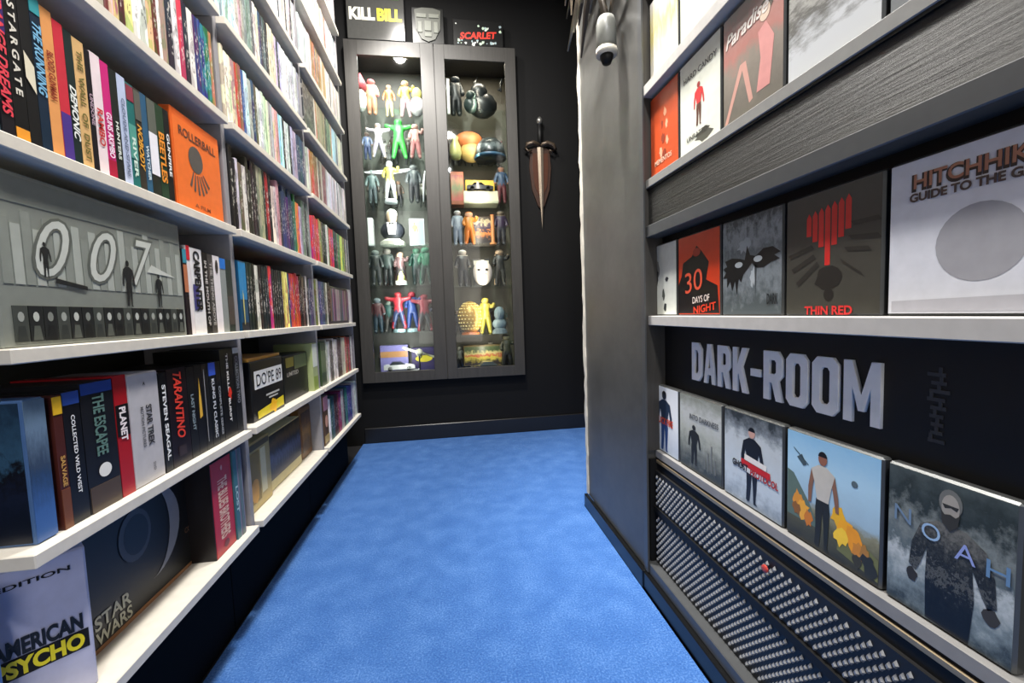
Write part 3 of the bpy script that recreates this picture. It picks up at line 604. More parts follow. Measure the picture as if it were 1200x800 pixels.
MB().box(-.05, .05, 0, .03, 0, .165, mat('7c5428', .4), .003).build('frame', t)
MB().box(-.04, .04, -.001, 0, .02, .15, scenic('amber_print', [(.2, '5c4020'), (.5, 'a87838'), (.8, '4c2c1c'), (1, '3c2418')], (4, 1, 4), .4)).build('picture', t)
t = panel_case('toy_box', 'pink topped toy box with a rounded face print on the far lowest shelf', 'box set', .056, .178, .10, mat('58402c', .4), (-.458, 1.568, .25), LEFT)
MB().box(-.026, .026, -.0008, 0, .125, .174, mat('d898a4', .4)).build('printed_band', t); MB().flat(disc(.0, .085, .017, .022), -.001, mat('e0a890', .4)).build('face_print', t); MB().box(-.026, .026, -.0008, 0, .01, .035, mat('b8a068', .4)).build('printed_band', t)
# far bookcase, third shelf: clear boxed set with a white end
t = panel_case('box_set', 'low boxed set of spines with a white right end on the far third shelf', 'box set', .33, .150, .11, mat('2c2a2c', .4), (-.458, 1.875, .681), LEFT)
MB().box(.122, .1655, -.002, .111, 0, .1515, mat('d4d4d2', .4), .001).build('end_sleeve', t)
for i in range(22):
    x = -.160 + i * .0127
    MB().box(x, x + .0112, -.003, 0, .012, .14, mat(rnd.choice(['2c2c34', '7a5068', '20242c', '6a5848', '8c6c84', '3c5c64', '98948c']), .4)).build('spine', t)

# ---------------------------------------------------------------- display wall on the right
Y0, Y1 = -0.62, 0.953
t = thing('display_unit', 'black wall display with face-out shelves, raised lettering panel and mesh grille', 'display shelf', (0.5, (Y0 + Y1) / 2, 0))
def P(name, x0, x1, z0, z1, m, bev=0.0, y0=Y0, y1=Y1):
    return MB().box(x0 - .5, x1 - .5, y0 - (Y0 + Y1) / 2, y1 - (Y0 + Y1) / 2, z0, z1, m, bev).build(name, t)
P('base_plinth', .452, .58, 0.0, .043, M_GLOSSBLK, .002)
P('base_rail', .462, .58, .043, .070, M_TRIMDK, .002)
P('grille_backing', .4835, .497, .070, .302, M_BACKING)
P('grille_bar', .4785, .4835, .199, .213, M_BLACK)
P('grille_top_rail', .489, .58, .302, .321, M_BLACK)
P('grille_end', .470, .58, .070, .330, M_BLACK, 0, Y1 - .006, Y1)
P('ledge_groove', .490, .58, .329, .334, M_BLACK)
P('ledge_edge', .4865, .58, .321, .329, M_BRASS, .001)
P('ledge', .487, .58, .334, .352, mat('868584', .45), .001)
P('lettering_panel', .512, .58, .352, .660, mat('0a0a0b', .5))
P('middle_shelf', .470, .58, .660, .682, M_LEDGE, .0012)
P('niche_back', .508, .58, .682, .866, M_BLACK)
P('header_trim', .466, .58, .866, .893, M_TRIMDK, .0015)
P('fascia_panel', .474, .58, .893, .976, M_PANEL)
P('upper_shelf', .468, .58, .980, .999, M_TRIM, .0012)
P('shelf_bead', .470, .58, .976, .980, M_BLACK)
P('upper_back', .505, .58, .999, 1.186, M_BLACK)
P('top_shelf', .462, .58, 1.186, 1.209, M_LEDGE, .0012)
P('top_back', .505, .58, 1.209, 1.42, M_BLACK)
P('end_trim', .458, .462, 0.046, 1.9, M_TRIMDK, 0, Y1 - .012, Y1 + .006)
P('end_panel', .462, .58, .352, 1.9, M_FRAMEBLK, 0, Y1 - .006, Y1)
P('crown_panel', .466, .58, 1.42, 1.9, M_PANEL)
# mesh: raised lattice with diamond openings, two bands
mb = MB(); py, pz = .0150, .0165
def lattice(z0, z1):
    rows = int((z1 - z0) / (pz / 2)); ny = int((Y1 - .006 - (-.35)) / py)
    V = []; F = []
    for r in range(rows - 1):
        for k in range(ny):
            cy = Y1 - .008 - py * (k + .5 + (.5 if r % 2 else 0)) - (Y0 + Y1) / 2; cz = z0 + pz / 2 * (r + 1)
            if r % 2 and k == ny - 1: continue
            o = len(V); ho, hz = py / 2, pz / 2
            for sy_, sz_, x_ in ((.46, .68, .4836), (.22, .36, .4800)):
                V.extend([(x_ - .5, cy + ho * sy_, cz), (x_ - .5, cy, cz + hz * sz_), (x_ - .5, cy - ho * sy_, cz), (x_ - .5, cy, cz - hz * sz_)])
            F += [(o + 4, o + 5, o + 6, o + 7)] + [(o + a, o + (a + 1) % 4, o + 4 + (a + 1) % 4, o + 4 + a) for a in range(4)]
    mb.add(V, F, M_MESH)
lattice(.071, .199); lattice(.213, .302)
tag(mb.build('grille_mesh', t), kind='stuff')
MB().lathe([(.006, 0), (.006, .003), (.003, .004)], mat('b04038', .35), (0, 0, 0), 10).build('red_badge', t).matrix_local = Matrix.Translation((.479 - .5, .576 - (Y0 + Y1) / 2, .281)) @ Matrix.Rotation(-PI / 2, 4, 'Y')
t_disp = t
# raised sign letters
LET = {
 'D': ([(0, 0), (.7, 0), (1, .16), (1, .84), (.7, 1), (0, 1)], [(.32, .2), (.32, .8), (.58, .8), (.68, .72), (.68, .28), (.58, .2)]),
 'O': ([(.2, 0), (.8, 0), (1, .12), (1, .88), (.8, 1), (.2, 1), (0, .88), (0, .12)], [(.32, .24), (.32, .76), (.4, .82), (.6, .82), (.68, .76), (.68, .24), (.6, .18), (.4, .18)]),
 'A': ([(0, 0), (.28, 0), (.34, .22), (.66, .22), (.72, 0), (1, 0), (.68, 1), (.32, 1)], [(.40, .4), (.5, .8), (.60, .4)]),
 'R': ([(0, 0), (.32, 0), (.32, .36), (.45, .36), (.68, 0), (1, 0), (.78, .40), (1, .52), (1, .86), (.78, 1), (0, 1)], [(.32, .54), (.32, .82), (.6, .82), (.68, .78), (.68, .58), (.6, .54)]),
 'K': ([(0, 0), (.32, 0), (.32, .34), (.4, .42), (.66, 0), (1, 0), (.62, .58), (1, 1), (.64, 1), (.32, .62), (.32, 1), (0, 1)], None),
 'M': ([(0, 0), (.25, 0), (.25, .58), (.42, .2), (.58, .2), (.75, .58), (.75, 0), (1, 0), (1, 1), (.76, 1), (.5, .46), (.24, 1), (0, 1)], None),
 '-': ([(0, .42), (1, .42), (1, .58), (0, .58)], None)}
def solid_letter(ch_, w_, h_, dp, m):
    outer, hole = LET[ch_]
    cu = bpy.data.curves.new('letter', 'CURVE'); cu.dimensions = '2D'; cu.fill_mode = 'BOTH'; cu.extrude = dp / 2; cu.bevel_depth = .0006; cu.offset = -.0006
    for loop in (outer, hole):
        if not loop: continue
        s = cu.splines.new('POLY'); s.points.add(len(loop) - 1); s.use_cyclic_u = True
        for q, (a, b) in zip(s.points, loop): q.co = (a * w_, b * h_, 0, 1)
    ob = bpy.data.objects.new('letter', cu); C.objects.link(ob); me = bpy.data.meshes.new_from_object(ob); bpy.data.objects.remove(ob); bpy.data.curves.remove(cu)
    for v_ in me.vertices: v_.co = (v_.co.x, -v_.co.z - dp / 2, v_.co.y)
    me.materials.clear(); me.materials.append(m); me.name = 'letter'
    return me
sg = thing('sign_lettering', 'raised light grey block lettering across the black display panel', 'sign', (.512, 0, .545), RIGHT)
M_LET = mat('fafaf8', .4, name='sign_letter')
LH = .080; ys = {}
word = 'DARK-ROOM'; wid = [.040, .042, .042, .044, .026, .045, .045, .047, .055]; yy = .826; gap = .0085
tot = sum(wid) + gap * 8; scale_ = (.826 - .428) / tot
for ch_, w_ in zip(word, wid):
    o = bpy.data.objects.new('letter', solid_letter(ch_, w_ * scale_, LH, .004, M_LET)); C.objects.link(o); o.parent = sg; o.location = (-yy, 0, 0)
    yy -= (w_ + gap) * scale_
bpy.context.view_layer.update()
# faint brushed mark to the right of the lettering
mk = MB(); g = random.Random(9); mm = mat('3a3b3e', .5)
for k in range(9):
    z = k * .009; mk.box(-.010 + .006 * g.random(), .006 + .006 * g.random(), -.001, 0, z, z + .004, mm); x = -.008 + .014 * g.random(); mk.box(x, x + .003, -.0012, 0, z, z + .010, mm)
tag(mk.build('brushed_emblem', None, False, (.512, .372, .545), RIGHT), 'faint dark grey brush-like vertical emblem right of the raised lettering', 'emblem')

# ------ face-out film cases
def cover(label, y0, y1, z, h, x, bg, group, painter=None, dp=.014, edge='5c5e5e'):
    """y0 > y1: left edge (far) and right edge (near) of the cover"""
    wd = y0 - y1 - .003
    t = thing('display_film_case', label, 'film case', (x, (y0 + y1) / 2, z), RIGHT, group)
    MB().box(-wd / 2, wd / 2, 0, dp, 0, h, mat(edge, .3, .5), .0025).build('case_body', t)
    MB().box(-wd / 2 + .0025, wd / 2 - .0025, -.0004, 0, .003, h - .003, bg if not isinstance(bg, str) else mat(bg, .3)).build('cover_print', t)
    if painter:
        for nm, fn in painter:
            mb = MB(); fn(mb, wd, h); mb.build(nm, t)
    return t
GL, GM, GU = 'face-out cases on the lower ledge', 'face-out cases on the middle shelf', 'face-out cases on the upper shelf'
mB = mat('101012', .4); mW = mat('e8e8e6', .4); mR = mat('c02420', .4)
def tx(s, cx, cz, w_, h_, col, **k): return lambda m, W, H: text(m, s, cx * W, cz * H, w_ * W, h_ * H, -.0012, mat(col, .4), **k)
# lower ledge
def fig(x, z, h_, skin, top, legs, hair=None, wide=1.0, sleeves=None):
    return lambda m, W, H: man_print(m, x * W, z * H, h_ * H, -.0008, mat(skin, .4), mat(top, .4), mat(legs, .4), mat(hair, .4) if hair else None, wide, mat(sleeves, .4) if sleeves else None)
ZL, HL = .352, .163
cover('white case with a dark blue standing figure and orange lettering, leftmost on the lower ledge', .986, .858, ZL, HL, .496, scenic('pale_blue_print', [(0, 'b8c4d4'), (.5, 'e8ecf2'), (1, 'dfe4ea')], (5, 1, 5), .2), GL,
  [('printed_figure', fig(0, .04, .88, '2a3040', '24344c', '2c4a80', '14161c', 1.35, '24344c')), ('lettering', tx('QUICK FIRE', 0, .47, .62, .12, 'd04a28', bold=.03))])
cover('misty grey green case with a lone dark figure on rubble, lower ledge', .857, .706, ZL, HL, .496, scenic('misty_print', [(.05, '3c403c'), (.3, '7c8078'), (.5, 'a8aca4'), (.75, 'b8bcbc'), (1, '8c9088')], (6, 1, 9), .3), GL,
  [('printed_figure', fig(-.12, .10, .52, '2c2c28', '24241f', '22221e', None, 1.5, '24241f')), ('lettering', tx('INTO DARKNESS', .1, .72, .66, .07, '4a4e54', shear=.1)), ('rubble_print', lambda m, W, H: [m.box(.12 * W + .011 * k, .12 * W + .011 * k + .004, -.001, 0, .12 * H, (.25 + .05 * (k * 7 % 5)) * H, mat('6c7070', .5)) for k in range(4)])])
cover('pale case with a hooded figure in black and red and black lettering', .704, .560, ZL, HL, .496, scenic('smoke_print', [(0, '8c98a4'), (.25, 'c0ccd6'), (.7, 'b8c0c6'), (.85, '788088'), (1, '343a3e')], (5, 1, 6), .35), GL,
  [('printed_figure', fig(.02, .06, .80, 'c0988c', '16161a', '1c1e24', '0c0c0e', 1.2, '16161a')), ('title_block', lambda m, W, H: (m.flat([(-.1 * W, .49 * H), (.26 * W, .47 * H), (.26 * W, .53 * H), (-.1 * W, .56 * H)], -.0011, mat('e0dcd8', .4)), m.flat([(-.16 * W, .43 * H), (.32 * W, .40 * H), (.32 * W, .47 * H), (-.16 * W, .50 * H)], -.0011, mR))),
   ('title_strip', lambda m, W, H: m.flat([(-.12 * W, .375 * H), (.22 * W, .355 * H), (.22 * W, .425 * H), (-.12 * W, .445 * H)], -.0010, mat('c8ccd0', .4))),
   ('lettering', tx('GHOST', -.18, .415, .28, .075, '26201f', bold=.04, tilt=-.05)), ('lettering', tx('PROTOCOL', .22, .385, .44, .075, 'a82c28', bold=.04, tilt=-.05))])
cover('pale blue case with a walking man in white vest before orange flames', .557, .411, ZL, HL, .496, scenic('desert_print', [(.0, '2c2c24'), (.2, '56543c'), (.34, '88866c'), (.42, '9cb8cc'), (.7, 'a8cce4'), (1, '8cbce0')], (4, 1, 6), .14), GL,
  [('landscape_print', lambda m, W, H: (m.flat([(-.48 * W, .2 * H), (-.48 * W, .62 * H), (-.40 * W, .60 * H), (-.2 * W, .38 * H), (-.1 * W, .2 * H)], -.0005, mat('5c7068', .5)), m.flat([(.1 * W, .12 * H), (.12 * W, .45 * H), (.22 * W, .34 * H), (.48 * W, .22 * H), (.48 * W, .05 * H)], -.0005, mat('6c7048', .5)))),
   *[('flame_print', (lambda x_, z_, r_, c_, k_: lambda m, W, H: m.flat(blot(x_ * W, z_ * H, r_ * H, 14, .55, .8, 1.1, k_), -.0006 - k_ * .00002, mat(c_, .4)))(*a)) for a in ((-.34, .36, .10, 'd89030', 1), (-.28, .30, .10, 'e8a838', 2), (-.22, .25, .08, 'c87828', 3), (-.36, .28, .07, '8c5c28', 4), (.12, .40, .11, 'e8b020', 5), (.18, .32, .12, 'f0a818', 6), (.26, .28, .11, 'e89820', 7), (.14, .24, .09, 'f4c838', 8), (.30, .20, .08, 'c88430', 9), (.36, .22, .07, 'a87838', 10), (.40, .14, .10, '2c2e2a', 11), (.30, .13, .06, '3c3a2c', 12))],
   ('aircraft_print', lambda m, W, H: (m.flat([(-.36 * W, .76 * H), (-.28 * W, .70 * H), (-.24 * W, .72 * H), (-.30 * W, .80 * H)], -.0007, mat('44545c', .4)), m.flat([(-.40 * W, .83 * H), (-.22 * W, .72 * H), (-.22 * W, .73 * H), (-.40 * W, .84 * H)], -.0008, mat('34444c', .4)), m.flat(disc(.26 * W, .72 * H, .03 * W), -.0007, mat('54646c', .4)))),
   ('printed_figure', fig(-.06, .04, .84, '8c5c48', 'c0bcb4', '26261f', '1a1614', 1.0, '84604c'))])
cover('dark stormy grey case with a bearded figure in a ragged long coat', .409, .290, ZL, HL, .496, scenic('storm_print', [(0, '343e44'), (.2, '7c8a90'), (.38, 'b8c0c4'), (.5, '586468'), (.65, '7c8484'), (.8, '2c3434'), (1, '485254')], (4, 1, 5), .4), GL,
  [('coat_print', lambda m, W, H: m.flat([((u - .5) * W, v * H) for u, v in ((.37, .03), (.70, .02), (.73, .30), (.71, .50), (.78, .36), (.82, .30), (.88, .33), (.86, .50), (.80, .64), (.66, .71), (.44, .71), (.31, .65), (.24, .50), (.22, .34), (.28, .31), (.32, .38), (.37, .52), (.36, .30))], -.0007, scenic('ragged_coat_print', [(.15, '101112'), (.4, '1c1e1e'), (.5, '5c5e5c'), (.58, '161716'), (.75, '3a3c3a'), (1, '6c6c68')], (22, 1, 26), .5))),
   ('hand_print', lambda m, W, H: m.flat(blot(-.25 * W, .27 * H, .055 * H, 12, .3, .7, 1, 71), -.0007, mat('2e2c2a', .5))),
   ('hand_print', lambda m, W, H: m.flat(blot(.34 * W, .27 * H, .06 * H, 12, .3, .8, 1, 72), -.0007, mat('3a3836', .5))),
   ('hair_print', lambda m, W, H: m.flat(disc(.04 * W, .855 * H, .088 * W, .088 * H, 18), -.0008, mat('6a6c6a', .5))),
   ('face_print', lambda m, W, H: m.flat(disc(.042 * W, .825 * H, .068 * W, .085 * H, 18), -.0010, mat('9a9690', .5))),
   ('brow_print', lambda m, W, H: m.flat([(-.02 * W, .842 * H), (.104 * W, .842 * H), (.09 * W, .815 * H), (.045 * W, .828 * H), (.0 * W, .815 * H)], -.0011, mat('2c2c2a', .5))),
   ('beard_print', lambda m, W, H: m.flat([(-.03 * W, .80 * H), (.0, .775 * H), (.042 * W, .785 * H), (.084 * W, .775 * H), (.114 * W, .80 * H), (.10 * W, .72 * H), (.042 * W, .675 * H), (-.015 * W, .72 * H)], -.0012, mat('34332f', .5))),
   ('lettering', lambda m, W, H: [text(m, c_, x_ * W, z_ * H, .15 * W, .11 * H, -.0014, mat(k_, .4), False, 0) for c_, x_, z_, k_ in (('N', -.34, .66, '6c84a0'), ('O', -.10, .62, '94b4d8'), ('A', .16, .58, '8c9cd8'), ('H', .38, .56, '6488b0'))])])
# middle shelf
ZM, HM = .682, .167
cover('white case with grey and black ink splashes, leftmost on the middle shelf', 1.004, .858, ZM, HM, .494, 'd8dcd4', GM,
  [('ink_print', lambda m, W, H: [m.flat(blot(x_ * W, z_ * H, r_ * H, 14, .5, a_, b_, s_), -.0006 - .00003 * s_, mat(c_, .4)) for x_, z_, r_, a_, b_, s_, c_ in ((-.1, .66, .17, .45, 1, 1, '8c8c86'), (-.12, .55, .13, .5, 1.2, 2, '26282a'), (.2, .5, .06, 1, .7, 3, '34363a'), (-.3, .3, .08, .6, 1, 4, '3c4042'), (.1, .3, .09, .5, 1.1, 5, '50544e'), (.15, .12, .08, .6, 1, 6, '2c3032'))])])
cover('red case with a black shape and white hand-lettered digits', .855, .708, ZM, HM, .494, 'd04020', GM,
  [('ink_print', lambda m, W, H: (m.flat([(-.48 * W, .03 * H), (.48 * W, .03 * H), (.44 * W, .34 * H), (.2 * W, .42 * H), (.26 * W, .62 * H), (.1 * W, .76 * H), (-.02 * W, .84 * H), (-.14 * W, .72 * H), (-.36 * W, .66 * H), (-.40 * W, .5 * H), (-.48 * W, .4 * H)], -.0006, mat('14100f', .4)), m.flat(disc(-.02 * W, .76 * H, .09 * W, .05 * H), -.0008, mat('a83420', .4)))),
   ('lettering', lambda m, W, H: text(m, '30', -.1 * W, .42 * H, .44 * W, .25 * H, -.0012, mat('e0583c', .4), False, .0, .1, .15)), ('lettering', lambda m, W, H: text(m, 'DAYS OF', .08 * W, .20 * H, .40 * W, .08 * H, -.0012, mat('e8d8d0', .4), False, .01, .1, .08)), ('lettering', lambda m, W, H: text(m, 'NIGHT', .16 * W, .09 * H, .52 * W, .09 * H, -.0012, mat('d83c20', .4), False, .02, .1, .12))])
cover('scratched steel grey case with a black splash and two pale eyes', .706, .562, ZM, HM, .494, scenic('scratched_steel_print', [(.1, '4c5458'), (.4, '7c848a'), (.6, '5c6468'), (.8, '8c9498'), (1, '3c4244')], (9, 1, 7), .5), GM,
  [('ink_print', lambda m, W, H: m.flat([((u - .5) * W, v * H) for u, v in ((.02, .40), (.08, .46), (.02, .50), (.10, .52), (.06, .58), (.20, .60), (.34, .58), (.42, .56), (.46, .70), (.51, .60), (.60, .58), (.72, .64), (.86, .64), (.97, .58), (.88, .56), (.96, .52), (.84, .50), (.72, .46), (.60, .47), (.54, .52), (.46, .46), (.40, .42), (.36, .34), (.32, .38), (.28, .22), (.25, .36), (.20, .26), (.16, .36), (.10, .30), (.10, .40))], -.0007, mB)),
   ('smear_print', lambda m, W, H: m.flat(blot(.06 * W, .38 * H, .10 * H, 16, .6, .5, 1.2, 44), -.0006, mat('a8b0b6', .5))),
   ('smear_print', lambda m, W, H: m.flat(blot(-.1 * W, .70 * H, .12 * H, 16, .6, 1.0, .8, 45), -.00055, mat('98a0a6', .5))),
   ('drip_print', lambda m, W, H: m.flat([(.08 * W, .5 * H), (.12 * W, .5 * H), (.10 * W, .2 * H)], -.0007, mat('3a4044', .5))),
   ('eye_print', lambda m, W, H: [m.flat(disc(x_ * W, z_ * H, .07 * W, .03 * H, 12), -.0011, mat('a8b0b4', .4)) for x_, z_ in ((-.18, .52), (.14, .55))]), ('lettering', tx('DARK', .36, .16, .16, .1, '1c2022'))])
cover('charcoal case with red upright stripes pointing down to a dark shape', .560, .416, ZM, HM, .494, '43423c', GM,
  [('stripe_print', lambda m, W, H: [m.flat([((-.24 + .068 * k) * W, (.50 + .05 * abs(k - 3)) * H - (.1 * H if k == 3 else 0)), ((-.185 + .068 * k) * W, (.50 + .05 * abs(k - 3)) * H - (.1 * H if k == 3 else 0)), ((-.185 + .068 * k) * W, (.83 + .012 * (k - 3)) * H), ((-.2125 + .068 * k) * W, (.87 + .012 * (k - 3)) * H), ((-.24 + .068 * k) * W, (.83 + .012 * (k - 3)) * H)], -.0006, mat('d02c28', .4)) for k in range(7)]),
   ('shadow_print', lambda m, W, H: (m.flat(blot(.0, .30 * H, .11 * H, 16, .25, 1.2, 1, 51), -.0007, mat('24221f', .4)), m.flat(disc(.01 * W, .17 * H, .05 * W, .05 * H), -.0008, mat('24221f', .4)),
      [m.flat([(x0 * W, z0 * H), (x1 * W, z1 * H), ((x1 + .03) * W, (z1 - .035) * H), ((x0 + .03) * W, (z0 - .035) * H)], -.0007 - .00003 * q_, mat('2c2a26', .4)) for q_, (x0, z0, x1, z1) in enumerate(((-.12, .44, -.36, .28), (-.16, .50, -.42, .40), (-.18, .58, -.46, .52), (.12, .44, .32, .32), (.16, .52, .38, .50), (.2, .60, .46, .58), (.22, .70, .46, .70)))])),
   ('lettering', tx('THIN RED', .0, .045, .50, .07, 'd03030', bold=.03))])
cover('white case with bronze block lettering above a plain grey disc', .414, .262, ZM, HM, .494, 'd4d6de', GM,
  [('disc_print', lambda m, W, H: (m.flat(disc(.06 * W, .42 * H, .24 * W, .22 * H, 28), -.0006, mat('9c9ca2', .4)), m.flat([(-.46 * W, .03 * H), (.46 * W, .03 * H), (.46 * W, .12 * H), (-.46 * W, .10 * H)], -.0006, mat('b4b4bc', .4)))),
   ('lettering_shadow', lambda m, W, H: text(m, "HITCHHIKER'S", .09 * W, .842 * H, .86 * W, .115 * H, -.0009, mat('2c1c18', .4), False, .06)),
   ('lettering', lambda m, W, H: text(m, "HITCHHIKER'S", .095 * W, .85 * H, .84 * W, .095 * H, -.0012, mat('a87058', .4), False, .02)),
   ('lettering', lambda m, W, H: text(m, 'GUIDE TO THE GALAXY', .08 * W, .75 * H, .86 * W, .055 * H, -.0012, mat('4a3834', .4), False, .04))])
# upper shelf
ZU, HU = .999, .180
cover('orange red case with a pale sketched figure, leftmost on the upper shelf', .946, .822, ZU, HU, .480, 'c85028', GU,
  [('sketch_print', lambda m, W, H: [m.flat(blot(x_ * W, z_ * H, r_ * H, 14, .6, .6, 1, s_), -.0006 - .00002 * s_, mat('e0a888' if s_ % 2 else '8c3420', .4)) for x_, z_, r_, s_ in ((.05, .7, .07, 1), (-.05, .58, .06, 2), (.1, .55, .07, 3), (-.02, .4, .09, 4), (.12, .36, .07, 5), (-.1, .26, .08, 7), (.02, .2, .09, 8))]), ('lettering', tx('MEMENTOS', -.02, .16, .6, .06, 'e8c0a8'))])
cover('white case with a small red hooded figure and dark lettering', .820, .686, ZU, HU, .480, 'dde0d4', GU,
  [('printed_figure', fig(.0, .24, .44, '9c3030', 'c83034', '5a3428', None, 1.2, 'c83034')), ('ground_print', lambda m, W, H: m.flat(blot(.1 * W, .12 * H, .12 * H, 18, .6, 1.6, .7, 61), -.0006, mat('54544c', .4))), ('lettering', tx('HARD CANDY', .02, .80, .80, .06, '4a4a44', bold=.02)), ('lettering', tx('UNRATED', -.05, .16, .5, .05, '3c3c38'))])
cover('grey and pink case with a seated pale figure and sloping white lettering', .684, .547, ZU, HU, .480, scenic('faded_pink_print', [(.1, '6c6860'), (.45, '8a8278'), (.6, 'b07870'), (.85, 'b89088'), (1, '98948a')], (3, 1, 3), .3), GU,
  [('printed_figure', lambda m, W, H: (m.flat([(-.46 * W, .04 * H), (-.40 * W, .04 * H), (-.14 * W, .42 * H), (-.02 * W, .10 * H), (.04 * W, .12 * H), (-.08 * W, .48 * H), (-.18 * W, .48 * H)], -.0006, mat('c8988c', .4)), m.flat([(.10 * W, .14 * H), (.30 * W, .14 * H), (.36 * W, .5 * H), (.24 * W, .66 * H), (.12 * W, .62 * H), (.16 * W, .4 * H)], -.0007, mat('d0908c', .4)), m.flat(disc(.22 * W, .74 * H, .08 * W, .07 * H), -.0008, mat('e0c8b4', .4)), m.flat(disc(.24 * W, .78 * H, .10 * W, .06 * H), -.00075, mat('5c5448', .4)))),
   ('lettering', tx('Paradise', -.08, .78, .72, .12, 'f0e8e0', shear=.35, tilt=.05))])
cover('pale grey case with dark sketched lines and splashes on the upper shelf', .545, .410, ZU, HU, .480, scenic('sketch_print', [(.2, 'c8ccd0'), (.42, '60605c'), (.55, 'a8a8a4'), (.65, '4c4c48'), (.78, 'd0ccc0'), (1, 'e0ded4')], (3, 1, 12), .4), GU, None)
cover('plain grey case at the right end of the upper shelf', .408, .270, ZU, HU, .480, scenic('grey_cloud_print', [(.2, '787c80'), (.8, 'b0b4b8')], (4, 1, 4), .3), GU, None)
ZT = 1.209
GT = 'face-out cases on the topmost display shelf'
cover('pale cream case with a yellow streak on the topmost display shelf, leftmost', .944, .82, ZT, .18, .480, scenic('cream_print', [(.2, 'e0dcd0'), (.6, 'd8cc80'), (1, 'ece8e4')], (8, 1, 2), .5), GT, None)
cover('pale grey green case on the topmost display shelf, second from left', .818, .686, ZT, .18, .480, scenic('grey_green_print', [(.2, 'c4c8bc'), (1, 'd8d8d0')], (4, 1, 4), .4), GT, None)
cover('white case with grey mottling on the topmost display shelf, third from left', .684, .55, ZT, .18, .480, scenic('mottled_print', [(.2, 'b8bcc0'), (1, 'e4e4e0')], (4, 1, 4), .4), GT, None)

# ---------------------------------------------------------------- glass cabinet on the back wall
CX0, CX1, CZ0, CZ1 = -0.485, 0.412, 0.345, 2.14
YF = 2.35
cab = thing('display_cabinet', 'tall black cabinet with two glass doors full of figures', 'cabinet', ((CX0 + CX1) / 2, YF, CZ0))
cx_ = (CX0 + CX1) / 2
def Q(name, x0, x1, y0, y1, z0, z1, m, parent=cab, bev=.0015): return MB().box(x0 - cx_, x1 - cx_, y0 - YF, y1 - YF, z0 - CZ0, z1 - CZ0, m, bev).build(name, parent)
YI = YF + .02; YK = YF + .27
Q('side_panel', CX0, CX0 + .018, YI, YK, CZ0, CZ1, M_FRAMEBLK); Q('side_panel', CX1 - .018, CX1, YI, YK, CZ0, CZ1, M_FRAMEBLK)
Q('divider', -.048, -.008, YI, YK, CZ0 + .02, CZ1 - .02, M_FRAMEBLK)
Q('top_panel', CX0 + .018, CX1 - .018, YI, YK, CZ1 - .02, CZ1, M_FRAMEBLK); Q('bottom_panel', CX0 + .018, CX1 - .018, YI, YK, CZ0, CZ0 + .02, M_FRAMEBLK)
Q('back_panel', CX0 + .018, -.048, YK - .01, YK, CZ0 + .02, CZ1 - .02, mat('595a54', .5)); Q('back_panel', -.008, CX1 - .018, YK - .01, YK, CZ0 + .02, CZ1 - .02, mat('4c483c', .5))
DOORS = [(CX0, -.0295, -.421, -.098), (-.0265, CX1, .027, .353)]
for i, (a, b, ga, gb) in enumerate(DOORS):
    d = MB(); z0, z1 = CZ0, CZ1; g0, g1 = .402, 2.065
    d = thing('cabinet_door', None, None, (0, 0, 0)); d.parent = cab
    for nm, x0, x1, zz0, zz1 in (('stile', a, ga, z0, z1), ('stile', gb, b, z0, z1), ('rail', ga, gb, z0, g0), ('rail', ga, gb, g1, z1)):
        Q(nm, x0, x1, YF, YF + .019, zz0, zz1, M_FRAMEBLK, d, .0008)
    Q('glass_pane', ga - .0, gb + .0, YF + .007, YF + .011, g0, g1, M_GLASS, d, 0)
SHL = [1.813, 1.58, 1.338, 1.099, .879, .614]; SHR = [1.821, 1.58, 1.332, 1.099, .862, .585]
for zs_, x0, x1 in ((SHL, CX0 + .019, -.049), (SHR, -.007, CX1 - .019)):
    for z in zs_:
        Q('glass_shelf', x0, x1, YI + .004, YK - .012, z - .007, z, M_GLASSSHELF, cab, 0)
        for xx in (x0 + .001, x1 - .013): Q('shelf_peg', xx, xx + .012, YI + .010, YI + .022, z - .016, z - .007, mat('c8c8c4', .3, .6))
for x0, x1, pw_, colr in ((-.40, -.12, 2.4, (1, .98, .95)), (.05, .33, 1.6, (1, .88, .72))):
    Q('light_bar', x0, x1, YI + .005, YI + .02, CZ1 - .032, CZ1 - .02, mat('d0d0d0', .4))
    lamp('cabinet_light', 'AREA', ((x0 + x1) / 2, YI + .05, CZ1 - .034), pw_, colr, x1 - x0, ((x0 + x1) / 2, YI + .10, .4), size_y=.05)
    lamp('cabinet_fill', 'AREA', ((x0 + x1) / 2, YI + .012, 1.2), pw_ * 1.5, colr, .012, ((x0 + x1) / 2, YK, 1.2), size_y=1.5)  # tall fill lamp without a fitting, brightens the shelves from the front
SK = mat('c89878', .5)
